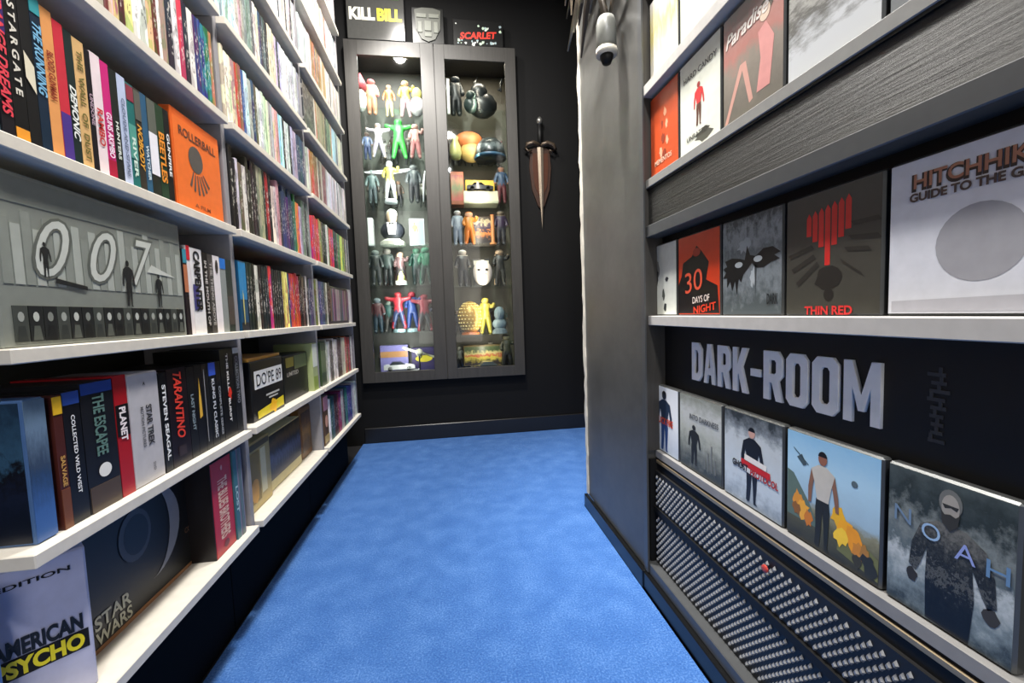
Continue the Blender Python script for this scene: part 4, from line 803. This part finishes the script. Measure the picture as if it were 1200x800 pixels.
def figure(name, label, x, y, z, h, top, legs, skin='c89878', pose=0, hair=None, rot=0.0, base=None, cape=None, group='figures in the glass cabinet', wide=1.0):
    """small statuette: one continuous skinned body coloured by zone"""
    h = min(h * 1.24, .212); wide *= 1.12
    top, legs, skin = [''.join('%02x' % int(int(c_[k:k + 2], 16) * .82) for k in (0, 2, 4)) for c_ in (top, legs, skin)]
    J = [(0, 0, .50), (0, 0, .62), (0, 0, .76), (0, -.005, .835), (0, -.012, .885), (0, -.014, .945), (0, -.012, .99)]; R_ = [.095, .085, .11, .045, .082, .088, .05]
    arm = [[(.10, 0, .79), (.165, -.01, .64), (.18, -.06, .50)], [(.10, 0, .79), (.20, -.02, .72), (.24, -.12, .84)], [(.10, 0, .79), (.22, 0, .80), (.36, -.02, .84)]][pose]
    leg = [(.055, 0, .46), (.07 + .02 * pose, -.02, .25), (.08 + .04 * pose, .01, .03), (.085 + .04 * pose, -.07, .018)]
    V = [Vector(p) for p in J]; E = [(k, k + 1) for k in range(6)]; Rr = list(R_)
    for s in (1, -1):
        b = len(V); A_ = arm if s > 0 or pose != 1 else [(.10, 0, .79), (.165, -.01, .64), (.15, -.10, .55)]
        V += [Vector((s * p[0], p[1], p[2])) for p in A_]; Rr += [.055, .044, .042]; E += [(2, b), (b, b + 1), (b + 1, b + 2)]
        b = len(V); V += [Vector((s * p[0], p[1], p[2])) for p in leg]; Rr += [.075, .056, .042, .034]; E += [(0, b), (b, b + 1), (b + 1, b + 2), (b + 2, b + 3)]
    me = bpy.data.meshes.new('body'); me.from_pydata([v * h for v in V], E, [])
    o = bpy.data.objects.new('body', me); C.objects.link(o); md = o.modifiers.new('s', 'SKIN'); ss = o.modifiers.new('d', 'SUBSURF'); ss.levels = 1; ss.render_levels = 1
    for sv, r in zip(me.skin_vertices[0].data, Rr): sv.radius = (r * h * wide, r * h * wide); 
    me.skin_vertices[0].data[0].use_root = True
    dg = bpy.context.evaluated_depsgraph_get(); m2 = bpy.data.meshes.new_from_object(o.evaluated_get(dg)); bpy.data.objects.remove(o); bpy.data.meshes.remove(me)
    m2.materials.clear()
    for m in (mat(legs, .4), mat(top, .4), mat(skin, .5), mat(hair or skin, .5)): m2.materials.append(m)
    zb = min(v.co.z for v in m2.vertices); bz = .018 if base else 0.0
    for v in m2.vertices: v.co.z += bz - zb
    for p in m2.polygons:
        zz = (p.center.z - bz) / h; p.use_smooth = True
        p.material_index = 3 if zz > .945 or (zz > .88 and p.center.y > .015 * h) else 2 if zz > .84 or (abs(p.center.x) > .155 * h and zz < .56) else 1 if zz > .5 or abs(p.center.x) > .14 * h else 0
    t = thing(name, label, 'figure', (x, y, z), rot, group)
    b = bpy.data.objects.new('body', m2); C.objects.link(b); b.parent = t
    if base: MB().lathe([(.17 * h, 0), (.17 * h, .012), (.15 * h, .018)], mat(base, .4)).build('base', t)
    if cape: MB().prism([(-.10 * h, .80 * h + bz), (.10 * h, .80 * h + bz), (.2 * h, .08 * h + bz), (-.2 * h, .08 * h + bz)], .06 * h, .07 * h, mat(cape, .6)).build('cape', t)
    return t
def single(mb, name, label, cat, loc, rot=0.0, smooth=False, group=None): return tag(mb.build(name, None, smooth, loc, rot), label, cat, group)
YM = YF + .115
# --- left door, top to bottom
zL = [1.813, 1.58, 1.338, 1.099, .879, .614, .365]
z = zL[0]
figure('figurine', 'cream robed figurine with pink head, left on the top cabinet shelf', -.375, YM, z, .15, 'e8c8a8', 'e0a080', 'd8908c', 0, 'b84858', wide=1.4)
figure('figurine', 'golden haired figurine in brown, middle of the top left cabinet shelf', -.285, YM + .02, z, .14, 'b07848', 'c8b890', 'e0b898', 0, '8c6038')
figure('figurine', 'yellow figurine with raised arm on the top left cabinet shelf', -.195, YM + .02, z, .16, 'd8c060', 'c8a8b0', 'e0b898', 1, 'a8a850', wide=1.2)
t = thing('plush_head', 'pink and white plush head at the right of the top left cabinet shelf', 'toy', (-.13, YM - .01, z)); MB().ball((0, 0, .05), (.042, .04, .05), mat('e8e0e4', .6)).build('head', t, True); MB().ball((.0, 0, .115), (.028, .028, .035), mat('d8d078', .6)).build('hat', t, True)
t = thing('plush_head', 'rose coloured pointed toy head at the upper left of the cabinet', 'toy', (-.425, YM - .035, z)); MB().ball((0, 0, .06), (.03, .03, .06), mat('d8dcd8', .5)).build('head', t, True); MB().lathe([(.032, .12), (.03, .15), (.004, .20)], mat('c85860', .5)).build('hat', t, True)
z = zL[1]
figure('figurine', 'bright green crouching figurine in the left cabinet half', -.24, YM, z, .19, '3cb048', '38a040', '44b850', 2, '308838', wide=1.25)
figure('figurine', 'white figurine with spread arms left of the green one', -.35, YM - .01, z, .15, 'e8e4ea', 'c8c4d8', 'e8c8b8', 2, 'd8d0d8')
figure('figurine', 'rose skinned figurine right of the green one', -.15, YM - .01, z, .15, 'd8a8a0', 'b87878', 'e0b8a8', 1, 'c89090', wide=1.2)
figure('figurine', 'small blue figurine at the left edge of the second cabinet shelf', -.415, YM + .02, z, .12, '7c90b8', '4c5c88', 'd8b8a8', 0)
z = zL[2]
t = figure('winged_figurine', 'silver figurine with long white wings and yellow chest', -.30, YM, z, .20, 'd0c860', 'b8bcc0', 'c8ccd0', 1, 'd8d8dc', base='d0d4d8')
for s in (-1, 1): MB().prism([(s * .01, .16), (s * .13, .185 if s > 0 else .165), (s * .14, .195 if s > 0 else .172), (s * .02, .185)], .004, .010, mat('d8dce0', .4)).build('wing', t)
t = figure('figurine', 'dark grey figurine with a white staff, left cabinet third shelf', -.17, YM, z, .18, '50585c', '34383c', '8c9090', 0, '2c3034', wide=1.2); MB().tube([(.05, -.03, .0), (.055, -.03, .1), (.065, -.03, .17)], [.004, .006, .003], mat('d8dce0', .4)).build('staff', t, True)
figure('figurine', 'teal grey figurine at the left of the winged one', -.40, YM + .02, z, .15, '6c8484', '4c5c60', '98a8a4', 0, '788888')
z = zL[3]
t = thing('bust', 'bust of a white haired man in black suit on pale base', 'bust', (-.30, YM - .01, z))
MB().lathe([(.07, 0), (.07, .02), (.045, .035)], mat('d8dccc', .4)).build('base', t)
MB().ball((0, .01, .085), (.068, .04, .055), mat('1f242c', .5)).build('jacket', t, True); MB().prism([(-.018, .06), (.018, .06), (.026, .125), (-.026, .125)], -.034, -.02, mat('e8e8e4', .5)).build('shirt', t)
h_ = MB().ball((0, -.005, .160), (.030, .032, .040), mat('c8b094', .5)).build('head', t, True); MB().ball((0, .004, .176), (.032, .032, .030), mat('d8d8d0', .6)).build('hair', t, True)
MB().prism([(-.012, .113), (-.001, .118), (.012, .113), (.012, .123), (.001, .119), (-.012, .123)], -.04, -.034, mat('101012', .5)).build('bow_tie', t)
t = thing('picture_card', 'white framed picture card with a tan figure, beside the bust', 'card', (-.165, YM - .02, z)); MB().box(-.042, .042, 0, .012, 0, .15, mat('d8dce4', .4), .002).build('frame', t)
mb = MB(); mb.box(-.036, .036, -.001, 0, .008, .142, mat('a8c0d0', .4)); mb.build('picture', t); mb = MB(); man_print(mb, -.012, .02, .11, -.0014, mat('c89878', .5), mat('c8a080', .5), mat('e0dcd8', .5)); mb.build('printed_figure', t)
t = thing('picture_card', 'narrow white upright card at the left edge beside the bust', 'card', (-.418, YM - .02, z)); MB().box(-.014, .014, 0, .05, 0, .155, mat('d4d8d8', .4), .002).build('frame', t)
z = zL[4]
for i, (x, h_, a, b, c_, p_) in enumerate(((-.40, .16, '2c3434', '3c4444', '8c9894', 0), (-.34, .17, '50605c', '242c2c', 'a8a498', 0), (-.265, .15, '6c5454', '302c2c', 'c0a088', 1), (-.175, .17, '1f4a40', '182c2c', '508c70', 0), (-.125, .18, '207858', '1c3c34', '4c9878', 1))):
    figure('figurine', ['dark slate', 'grey green', 'dusky brown', 'dark teal', 'emerald'][i] + ' figurine standing on the third lowest left cabinet shelf', x, YM + (.015 if i % 2 else -.01), z, h_, a, b, c_, p_, wide=1.25)
t = thing('trophy', 'small pale yellow cone on a white block in front of the dusky figurine', 'ornament', (-.26, YM - .055, z)); MB().box(-.03, .03, -.02, .02, 0, .02, mat('d8dcd8', .4), .002).build('plinth', t); MB().lathe([(.026, .02), (.02, .045), (.004, .075)], mat('d0d088', .4)).build('cone', t, True)
z = zL[5]
for i, (x, h_, a, b, c_, p_) in enumerate(((-.405, .16, '5c3438', '2c4450', '8c9ca0', 0), (-.345, .15, '3c6460', '40403c', '98a898', 1), (-.29, .17, 'b02c38', '2c3c60', 'b03038', 2), (-.215, .20, '2c4a8c', '28407c', 'a83040', 1), (-.145, .18, '8c2838', '2c3438', '902838', 2))):
    figure('figurine', ['maroon and grey', 'sage green', 'red and navy small', 'tall blue with red head', 'crimson'][i] + ' figurine on the second lowest left cabinet shelf', x, YM + (.02 if i % 2 else -.005), z, h_, a, b, c_, p_, wide=1.15, base='70888c' if i in (2, 3) else None)
z = zL[6]
t = panel_case('model_box', 'lilac and tan model box at the back of the lowest left cabinet shelf', 'box', .16, .17, .06, mat('7c78b0', .4), (-.335, YM + .05, z), 0); MB().box(-.078, .078, -.001, 0, .10, .135, mat('a87c50', .4)).build('printed_band', t)
t = panel_case('model_box', 'purple model box with a yellow oval at the lowest left shelf', 'box', .14, .15, .06, mat('3c3460', .4), (-.165, YM + .05, z), 0); mb = MB(); mb.flat(disc(0, .085, .05, .02), -.001, mat('d8c838', .4)); mb.build('oval_print', t)
def car(name, label, x, y, z, L_, col, rot, trim='18181a'):
    t = thing(name, label, 'model car', (x, y, z), rot, 'model cars in the glass cabinet'); k = L_
    MB().prism([(-.5 * k, .05 * k), (.5 * k, .05 * k), (.5 * k, .15 * k), (.3 * k, .19 * k), (-.42 * k, .2 * k), (-.5 * k, .17 * k)], -.19 * k, .19 * k, mat(col, .25)).build('car_body', t)
    MB().prism([(-.32 * k, .19 * k), (.2 * k, .19 * k), (.05 * k, .30 * k), (-.22 * k, .30 * k)], -.155 * k, .155 * k, mat(trim, .1)).build('cabin', t)
    for sx in (-.3, .3):
        for sy in (-.19, .15): MB().tube([(sx * k, sy * k, .075 * k), (sx * k, (sy + .045) * k, .075 * k)], .075 * k, M_BLACK, 12).build('wheel', t)
    return t
car('model_car', 'silver white model car on white base in the lowest left shelf', -.30, YM - .02, z + .032, .17, 'd4d8d8', .15, '2c3034')
single(MB().box(-.12, .06, -.05, .05, 0, .03, mat('dcdfe2', .4), .002), 'display_block', 'white display block under the silver model car', 'base', (-.25, YM - .02, z))
t = thing('model_spaceship', 'cream model craft with outstretched thin wings in the lowest left shelf', 'model', (-.185, YM - .03, z)); MB().tube([(0, .05, .10), (0, 0, .13), (0, -.05, .125)], [.012, .022, .008], mat('dcdcc8', .4)).build('hull', t, True)
for s in (-1, 1): MB().prism([(s * .01, .125), (s * .09, .155 if s < 0 else .105), (s * .085, .165 if s < 0 else .093), (s * .01, .137)], -.005, .005, mat('c8c8b0', .4)).build('wing', t)
MB().lathe([(.03, 0), (.03, .006), (.004, .01), (.004, .11)], mat('20202a', .4)).build('stand', t)
# --- back rows
def back_row(side, zs_, xs_):
    gb = random.Random(21 if side == 'left' else 22)
    for lv in (1, 2, 4, 5, 6):
        for q_, x_ in enumerate(xs_):
            if gb.random() < .3: continue
            c1, c2 = gb.choice(['2c3034', '4a3c34', '34443c', '5c5048', '6c2c30', '8c8c84', '34405c']), gb.choice(['22242a', '3c3a38', '2a3230'])
            figure('figurine', 'small %s figurine at the back, %s on the %s shelf behind %s glass door' % (colour_word(c1), ['leftmost', 'left', 'central', 'right', 'rightmost'][q_], ['top', 'second', 'third', 'fourth', 'fifth', 'sixth', 'lowest'][lv], side), x_ + gb.uniform(-.01, .01), YF + .21, zs_[lv], .11 + .03 * gb.random(), c1, c2, gb.choice(['a08068', '6c6c68', 'b8b0a4']), gb.choice([0, 0, 1]), gb.choice(['2c2420', None]), group='back row figurines behind the %s glass door' % side)
back_row('left', zL, (-.40, -.335, -.27, -.205, -.14))
# --- right door
zR = [1.821, 1.58, 1.332, 1.099, .862, .585, .365]
z = zR[0]
t = thing('creature_statue', 'large black horned creature statue on the top right cabinet shelf', 'statue', (.235, YM, z)); k = mat('1c2022', .35)
mb = MB(); mb.ball((0, .01, .07), (.085, .06, .07), k); mb.ball((-.02, -.01, .13), (.05, .045, .05), k); mb.build('body', t, True)
for s, q in ((-1, .0), (1, .07)): MB().tube([(s * .03 + q, 0, .15), (s * .04 + q, -.01, .185), (s * .035 + q + .01, -.01, .215)], [.014, .009, .002], k).build('horn', t, True)
figure('figurine', 'black hunched figurine left of the horned creature', .085, YM, z, .17, '20282a', '1c2224', '2c3436', 0, '181c1e', wide=1.5)
t = thing('creature_statue', 'small green black creature in front of the horned statue', 'statue', (.165, YM - .045, z)); MB().ball((0, 0, .045), (.04, .035, .045), mat('2c3a38', .35)).build('body', t, True); MB().ball((-.0, -.02, .085), (.028, .03, .025), mat('34423e', .35)).build('head', t, True)
t = thing('picture_card', 'white upright rod lamp at the left edge of the top right cabinet shelf', 'lamp', (.042, YM - .03, z)); MB().box(-.008, .008, 0, .012, 0, .19, mat('e8ecec', .4), .002).build('tube', t); 
z = zR[1]
t = thing('helmet', 'dark patterned dome helmet on the second right cabinet shelf', 'helmet', (.265, YM - .02, z)); prof = [(.085, 0), (.088, .03), (.08, .07), (.055, .10), (.02, .113), (.002, .115)]
MB().lathe(prof, scenic('carved_dark_print', [(.2, '20282a'), (.5, '6c7678'), (.6, '262c2e'), (1, '485052')], (9, 9, 9), .45, .3), n=18).build('dome', t, True); MB().lathe([(.092, 0), (.092, .012), (.088, .014)], mat('3c6078', .35), n=18).build('rim', t, True)
t = thing('creature_statue', 'orange and tan sculpture behind the dark dome', 'statue', (.15, YM + .03, z)); mb = MB(); mb.ball((0, 0, .12), (.085, .05, .05), mat('c07040', .5)); mb.build('body', t, True); MB().ball((.01, -.01, .05), (.07, .045, .055), mat('b89858', .5)).build('lower_body', t, True)
t = thing('vase', 'pale olive vase at the left of the second right cabinet shelf', 'vase', (.07, YM - .02, z)); MB().lathe([(.025, 0), (.034, .03), (.03, .07), (.016, .10), (.02, .12)], mat('b8b878', .35)).build('body', t, True)
z = zR[2]
t = panel_case('model_box', 'red and green upright box at the left of the third right cabinet shelf', 'box', .075, .185, .08, mat('b06040', .4), (.072, YM, z), 0); MB().box(-.034, .034, -.001, 0, .02, .165, scenic('red_green_print', [(.1, 'a84838'), (.5, '6c7c48'), (.8, 'b87850'), (1, 'a03c34')], (8, 1, 2), .4)).build('front_print', t)
t = panel_case('model_box', 'yellow box on a cream stand, centre of the third right cabinet shelf', 'box', .17, .075, .05, mat('d8b438', .4), (.205, YM + .02, z + .07), 0); MB().box(-.08, .08, -.001, 0, .0, .018, mat('c89828', .4)).build('printed_band', t)
single(MB().box(-.10, .10, -.05, .06, 0, .07, mat('c8c4ac', .5), .003), 'display_block', 'cream display block under the yellow box', 'base', (.205, YM + .02, z))
car('model_car', 'black model car before the yellow box', .20, YM - .015, z + .07, .15, '26282c', 0.0)
figure('figurine', 'blue and red clad figurine at the right of the third right shelf', .325, YM - .02, z, .17, '3c5c80', '6c2c34', 'c89070', 0, '2c1c18')
z = zR[3]
t = panel_case('model_box', 'brown box with a black collage at the back of the middle right shelf', 'box', .17, .175, .05, mat('40342c', .4), (.20, YM + .04, z), 0); MB().box(-.08, .08, -.001, 0, .02, .165, scenic('collage_print', [(.2, '201c20'), (.45, 'c87838'), (.5, '24202c'), (.7, '3c2c48'), (.8, 'b8a888'), (1, '1c1a1c')], (8, 1, 8), .5)).build('front_print', t)
figure('figurine', 'orange clad figurine leaning on the middle right cabinet shelf', .13, YM - .02, z, .15, 'e08830', 'c87028', 'd8a888', 1, 'c86828', wide=1.4)
figure('figurine', 'pale blue figurine at the left of the middle right cabinet shelf', .065, YM, z, .16, 'b8c4d4', '98a4b8', 'd8d0cc', 0, 'd8d8dc', wide=1.2)
t = thing('wooden_post', 'orange brown post beside the collage box', 'ornament', (.265, YM - .02, z)); MB().lathe([(.02, 0), (.02, .01), (.01, .015), (.01, .165), (.014, .17)], mat('b87848', .5)).build('post', t)
figure('figurine', 'purple black figurine at the right of the middle right cabinet shelf', .315, YM, z, .16, '40304c', '34343c', '8c7c68', 0, '1c181c', wide=1.3)
z = zR[4]
t = thing('mask', 'off white oval mask with small holes and a red mark', 'mask', (.195, YM - .045, z)); MB().ball((0, 0, .075), (.056, .022, .072), mat('d0c4bc', .4), 18, 12).build('face', t, True)
mb = MB(); 
for x_, z_ in ((-.02, .09), (.02, .09)): mb.ball((x_, -.018, z_), (.011, .006, .008), M_BLACK, 8, 5)
mb.build('eye_holes', t)
mb = MB()
for x_, z_ in ((-.03, .06), (-.015, .052), (0, .058), (.015, .052), (.03, .06), (-.01, .115), (.01, .115), (0, .13)): mb.ball((x_, -.0175 + abs(x_) * .12, z_), (.0032, .004, .0032), M_BLACK, 6, 4)
mb.build('breathing_holes', t); mb = MB(); mb.box(-.02, .02, -.0235, -.02, .064, .068, mat('b04848', .4)); mb.build('red_stripe', t)
t['label'] = 'off white oval mask with small holes and a red mark'
figure('figurine', 'white haired black clad figurine left of the mask', .085, YM, z, .19, '2c2c30', '34363c', 'd8ccc0', 0, 'e0dcd8', wide=1.3)
figure('figurine', 'dark clad figurine with pale face right of the mask', .30, YM, z, .19, '2a2c2c', '30322e', 'c8a888', 1, '5c4c3c', wide=1.3)
t = panel_case('model_box', 'black backing box behind the mask', 'box', .10, .165, .03, mat('26282a', .4), (.195, YM + .04, z), 0); MB().box(-.045, .045, -.001, 0, .13, .155, mat('b8b4ac', .4)).build('printed_band', t)
z = zR[5]
t = thing('golden_egg', 'large golden egg with a woven scale pattern on the right cabinet', 'egg', (.115, YM, z)); MB().ball((0, 0, .098), (.075, .07, .095), mat('b89040', .35, .3), 20, 14).build('shell', t, True)
mb = MB()
for r in range(9):
    for q in range(8):
        th = -1.15 + 2.3 * (q + (.5 if r % 2 else 0)) / 8; ph = 1.0 - r * .22
        x_, y_, z_ = .075 * math.cos(ph) * math.sin(th), -.07 * math.cos(ph) * math.cos(th), .098 + .095 * math.sin(ph)
        mb.ball((x_, y_, z_), (.0055, .004, .0045), mat('e0c878', .35, .3), 6, 4)
tag(mb.build('scales', t), kind='stuff'); MB().lathe([(.055, 0), (.05, .012), (.03, .016)], mat('a85c28', .4)).build('base', t)
figure('figurine', 'yellow green figurine beside the golden egg', .205, YM - .01, z, .17, 'c0b048', 'a8a040', 'c8b850', 1, 'a89838', wide=1.2)
t = thing('bust', 'grey blue stone bust on the right of the golden egg', 'bust', (.285, YM - .02, z)); MB().lathe([(.045, 0), (.04, .02), (.028, .03)], mat('5c6c74', .5)).build('base', t); MB().ball((0, 0, .055), (.042, .03, .035), mat('6c8088', .5)).build('shoulders', t, True); MB().ball((0, -.004, .115), (.032, .033, .042), mat('6c8088', .5)).build('head', t, True); MB().ball((0, -.035, .11), (.006, .01, .012), mat('64787f', .5)).build('nose', t, True)
z = zR[6]
car('model_car', 'black model car at the front of the lowest right cabinet shelf', .22, YM - .04, z, .20, '1f2226', .08, '4c5458')
car('model_car', 'dark red model car at the left of the lowest right cabinet shelf', .10, YM - .035, z, .13, '5c3030', -.25, '1c1c1e')
t = panel_case('model_box', 'box with red and yellow picture behind the model cars', 'box', .24, .15, .04, mat('6c5c34', .4), (.19, YM + .05, z), 0); MB().box(-.115, .115, -.001, 0, .03, .14, scenic('toy_box_print', [(.15, '2c2420'), (.4, 'c8b850'), (.5, 'b84838'), (.65, 'c8c080'), (.8, '3c4c2c'), (1, '4c5c38')], (9, 1, 4), .4)).build('front_print', t)
figure('figurine', 'black and olive figurine at the right of the lowest right shelf', .325, YM, z, .17, '3c4030', '24241f', '98906c', 1, '1c1c18', wide=1.2)

back_row('right', zR, (.05, .115, .18, .245, .31))
# ---------------------------------------------------------------- on top of the cabinet
ZC = CZ1
t = panel_case('box_set', 'glossy dark box on the cabinet with white and yellow lettering', 'box set', .29, .26, .05, mat('4c4c4a', .18), (-.315, 2.345, ZC), 0)
mb = MB(); text(mb, 'KILL', -.068, .125, .128, .062, -.001, mat('f8f4e0', .4), False, .05); mb.build('lettering', t)
mb = MB(); text(mb, 'BILL', .07, .125, .125, .062, -.001, mat('f0e020', .4), False, .05); mb.build('lettering', t)
MB().box(-.11, .12, -.001, 0, .20, .25, scenic('green_purple_print', [(.3, '38502c'), (.6, '5c5490'), (1, '8888b0')], (6, 1, 3), .4)).build('picture_band', t)
t = panel_case('wall_plaque', 'black square plaque with a pale grey shield shaped emblem', 'plaque', .165, .18, .02, mat('1a1b1a', .3), (-.05, 2.352, ZC), 0)
MB().prism([(-.068, .165), (-.03, .176), (.03, .176), (.068, .165), (.062, .07), (.035, .02), (0, .006), (-.035, .02), (-.062, .07)], -.006, 0, mat('54564f', .4)).build('shield', t)
for x0, x1, z0, z1 in ((-.058, -.006, .125, .145), (.006, .058, .125, .145), (-.052, -.03, .05, .105), (.03, .052, .05, .105), (-.018, .018, .03, .05), (-.018, .018, .06, .11)): MB().box(x0, x1, -.010, -.006, z0, z1, mat('74776e', .4), .001).build('shield_ridge', t)
t = panel_case('wall_plaque', 'black rectangular plaque with red scrawled lettering and white flecks', 'plaque', .27, .135, .02, mat('141414', .3), (.215, 2.352, ZC), 0)
mb = MB(); text(mb, 'SCARLET', .0, .055, .20, .036, -.0012, mat('d83424', .4), False, .04, .2, .06); mb.build('lettering', t)
mb = MB(); g = random.Random(12)
for k in range(26): mb.flat(blot(g.uniform(-.12, .12), g.choice([g.uniform(.008, .03), g.uniform(.08, .12)]), g.uniform(.004, .011), 9, .5, 1, 1, k), -.0008 - k * .00001, mat(['c8ccc8', '9cb0b4', 'b8d0b8'][k % 3], .5))
tag(mb.build('fleck_print', t), kind='stuff')

# ---------------------------------------------------------------- dagger on a wooden plaque, back wall
t = thing('dagger_plaque', 'long dagger mounted point down on a carved wooden shield', 'plaque', (.543, YB, 1.176))
wd_ = mat('3a2216', .4); st = mat('c8b8a4', .25, .7); dkm = mat('54483c', .35, .5)
MB().prism([(-.055, .44), (0, .47), (.055, .44), (.062, .34), (.05, .22), (.018, .13), (0, .11), (-.018, .13), (-.05, .22), (-.062, .34)], -.014, 0, wd_).build('shield_board', t)
MB().prism([(-.044, .42), (.044, .42), (.046, .34), (.036, .24), (0, .16), (-.036, .24), (-.046, .34)], -.020, -.014, mat('4a2818', .35)).build('carved_panel', t)
MB().add([(-.017, -.026, .45), (0, -.034, .45), (.017, -.026, .45), (0, -.022, .45), (-.012, -.026, .2), (0, -.032, .2), (.012, -.026, .2), (0, -.022, .2), (0, -.026, 0)], [(0, 1, 5, 4), (1, 2, 6, 5), (2, 3, 7, 6), (3, 0, 4, 7), (4, 5, 8), (5, 6, 8), (6, 7, 8), (7, 4, 8), (3, 2, 1, 0)], st).build('blade', t)
for s in (-1, 1): MB().tube([(0, -.028, .46), (s * .04, -.03, .475), (s * .075, -.03, .465), (s * .088, -.03, .44), (s * .07, -.03, .425), (s * .05, -.03, .435)], [.012, .013, .012, .010, .008, .006], dkm).build('guard_scroll', t, True)
MB().tube([(0, -.028, .46), (0, -.028, .52), (0, -.028, .575)], [.012, .014, .011], M_BLACK).build('grip', t, True)
MB().lathe([(.006, .57), (.017, .585), (.017, .60), (.006, .615)], mat('8c8c88', .3, .7), (0, -.028, 0)).build('pommel', t, True)

# ---------------------------------------------------------------- bladed ornament high on the right wall end
t = thing('bladed_ornament', 'bundle of long metal blades with a grey canister hung on the wall end', 'ornament', (.462, 1.24, 1.70))
met = mat('8c8478', .3, .7); metd = mat('4c4640', .35, .6)
MB().tube([(0, 0, .16), (-.03, 0, .10), (-.05, -.02, .02)], [.03, .035, .03], metd, 10).build('bracket', t, True)
g = random.Random(4)
for k, (ya, za, yb, zb, w_) in enumerate(((.0, .06, .239, .015, .009), (-.09, .0, .208, -.112, .010), (-.15, -.06, .111, -.112, .009), (-.15, -.08, .02, -.244, .010), (-.30, -.16, -.132, -.25, .010), (.07, .10, .16, -.027, .008), (-.1, -.02, .06, -.125, .010), (-.2, -.08, -.06, -.17, .009), (-.05, .02, .15, -.07, .009), (-.22, -.02, -.10, -.16, .009), (.05, .08, .20, .03, .008), (-.02, .05, .03, -.09, .008), (-.16, .02, .0, -.13, .009))):
    xx = -.012 - .008 * (k % 4)
    MB().tube([(xx - .01, ya, za), (xx - .014, (ya + yb) / 2, (za + zb) / 2), (xx - .004, yb, zb)], [w_, w_ * .9, w_ * .25], met if k % 3 else metd, 6).build('blade', t)
c_ = MB().lathe([(.020, 0), (.025, .008), (.025, .062), (.020, .075)], mat('6c6e6a', .35), (0, 0, 0), 16).build('canister', t, True); c_.location = (-.037, -.173, -.335)
MB().lathe([(.0265, .0), (.0265, .014)], mat('c8c4b8', .4), (0, 0, 0), 16).build('band', c_, True).location = (0, 0, -.016)
MB().lathe([(.011, .0), (.017, .014), (.017, .022)], M_BLACK, (0, 0, 0), 14).build('nozzle', c_, True).location = (0, 0, -.036)
MB().tube([(-.037, -.173, -.262), (-.035, -.12, -.14), (-.03, -.02, .06)], [.010, .009, .012], metd).build('arm', t, True)

# ---------------------------------------------------------------- downlight fittings in the ceiling (above the frame)
for i, (x, y) in enumerate(((0.05, .55), (-.02, 1.35), (-.16, 1.98))):
    t = thing('downlight', 'round white recessed ceiling light, %s along the aisle' % ['nearest', 'middle', 'farthest'][i], 'ceiling light', (x, y, 2.47), 0, 'recessed ceiling lights')
    MB().lathe([(.10, .03), (.105, .012), (.11, .008), (.11, .03)], mat('d8d8d4', .4), (0, 0, 0), 20).build('trim_ring', t)
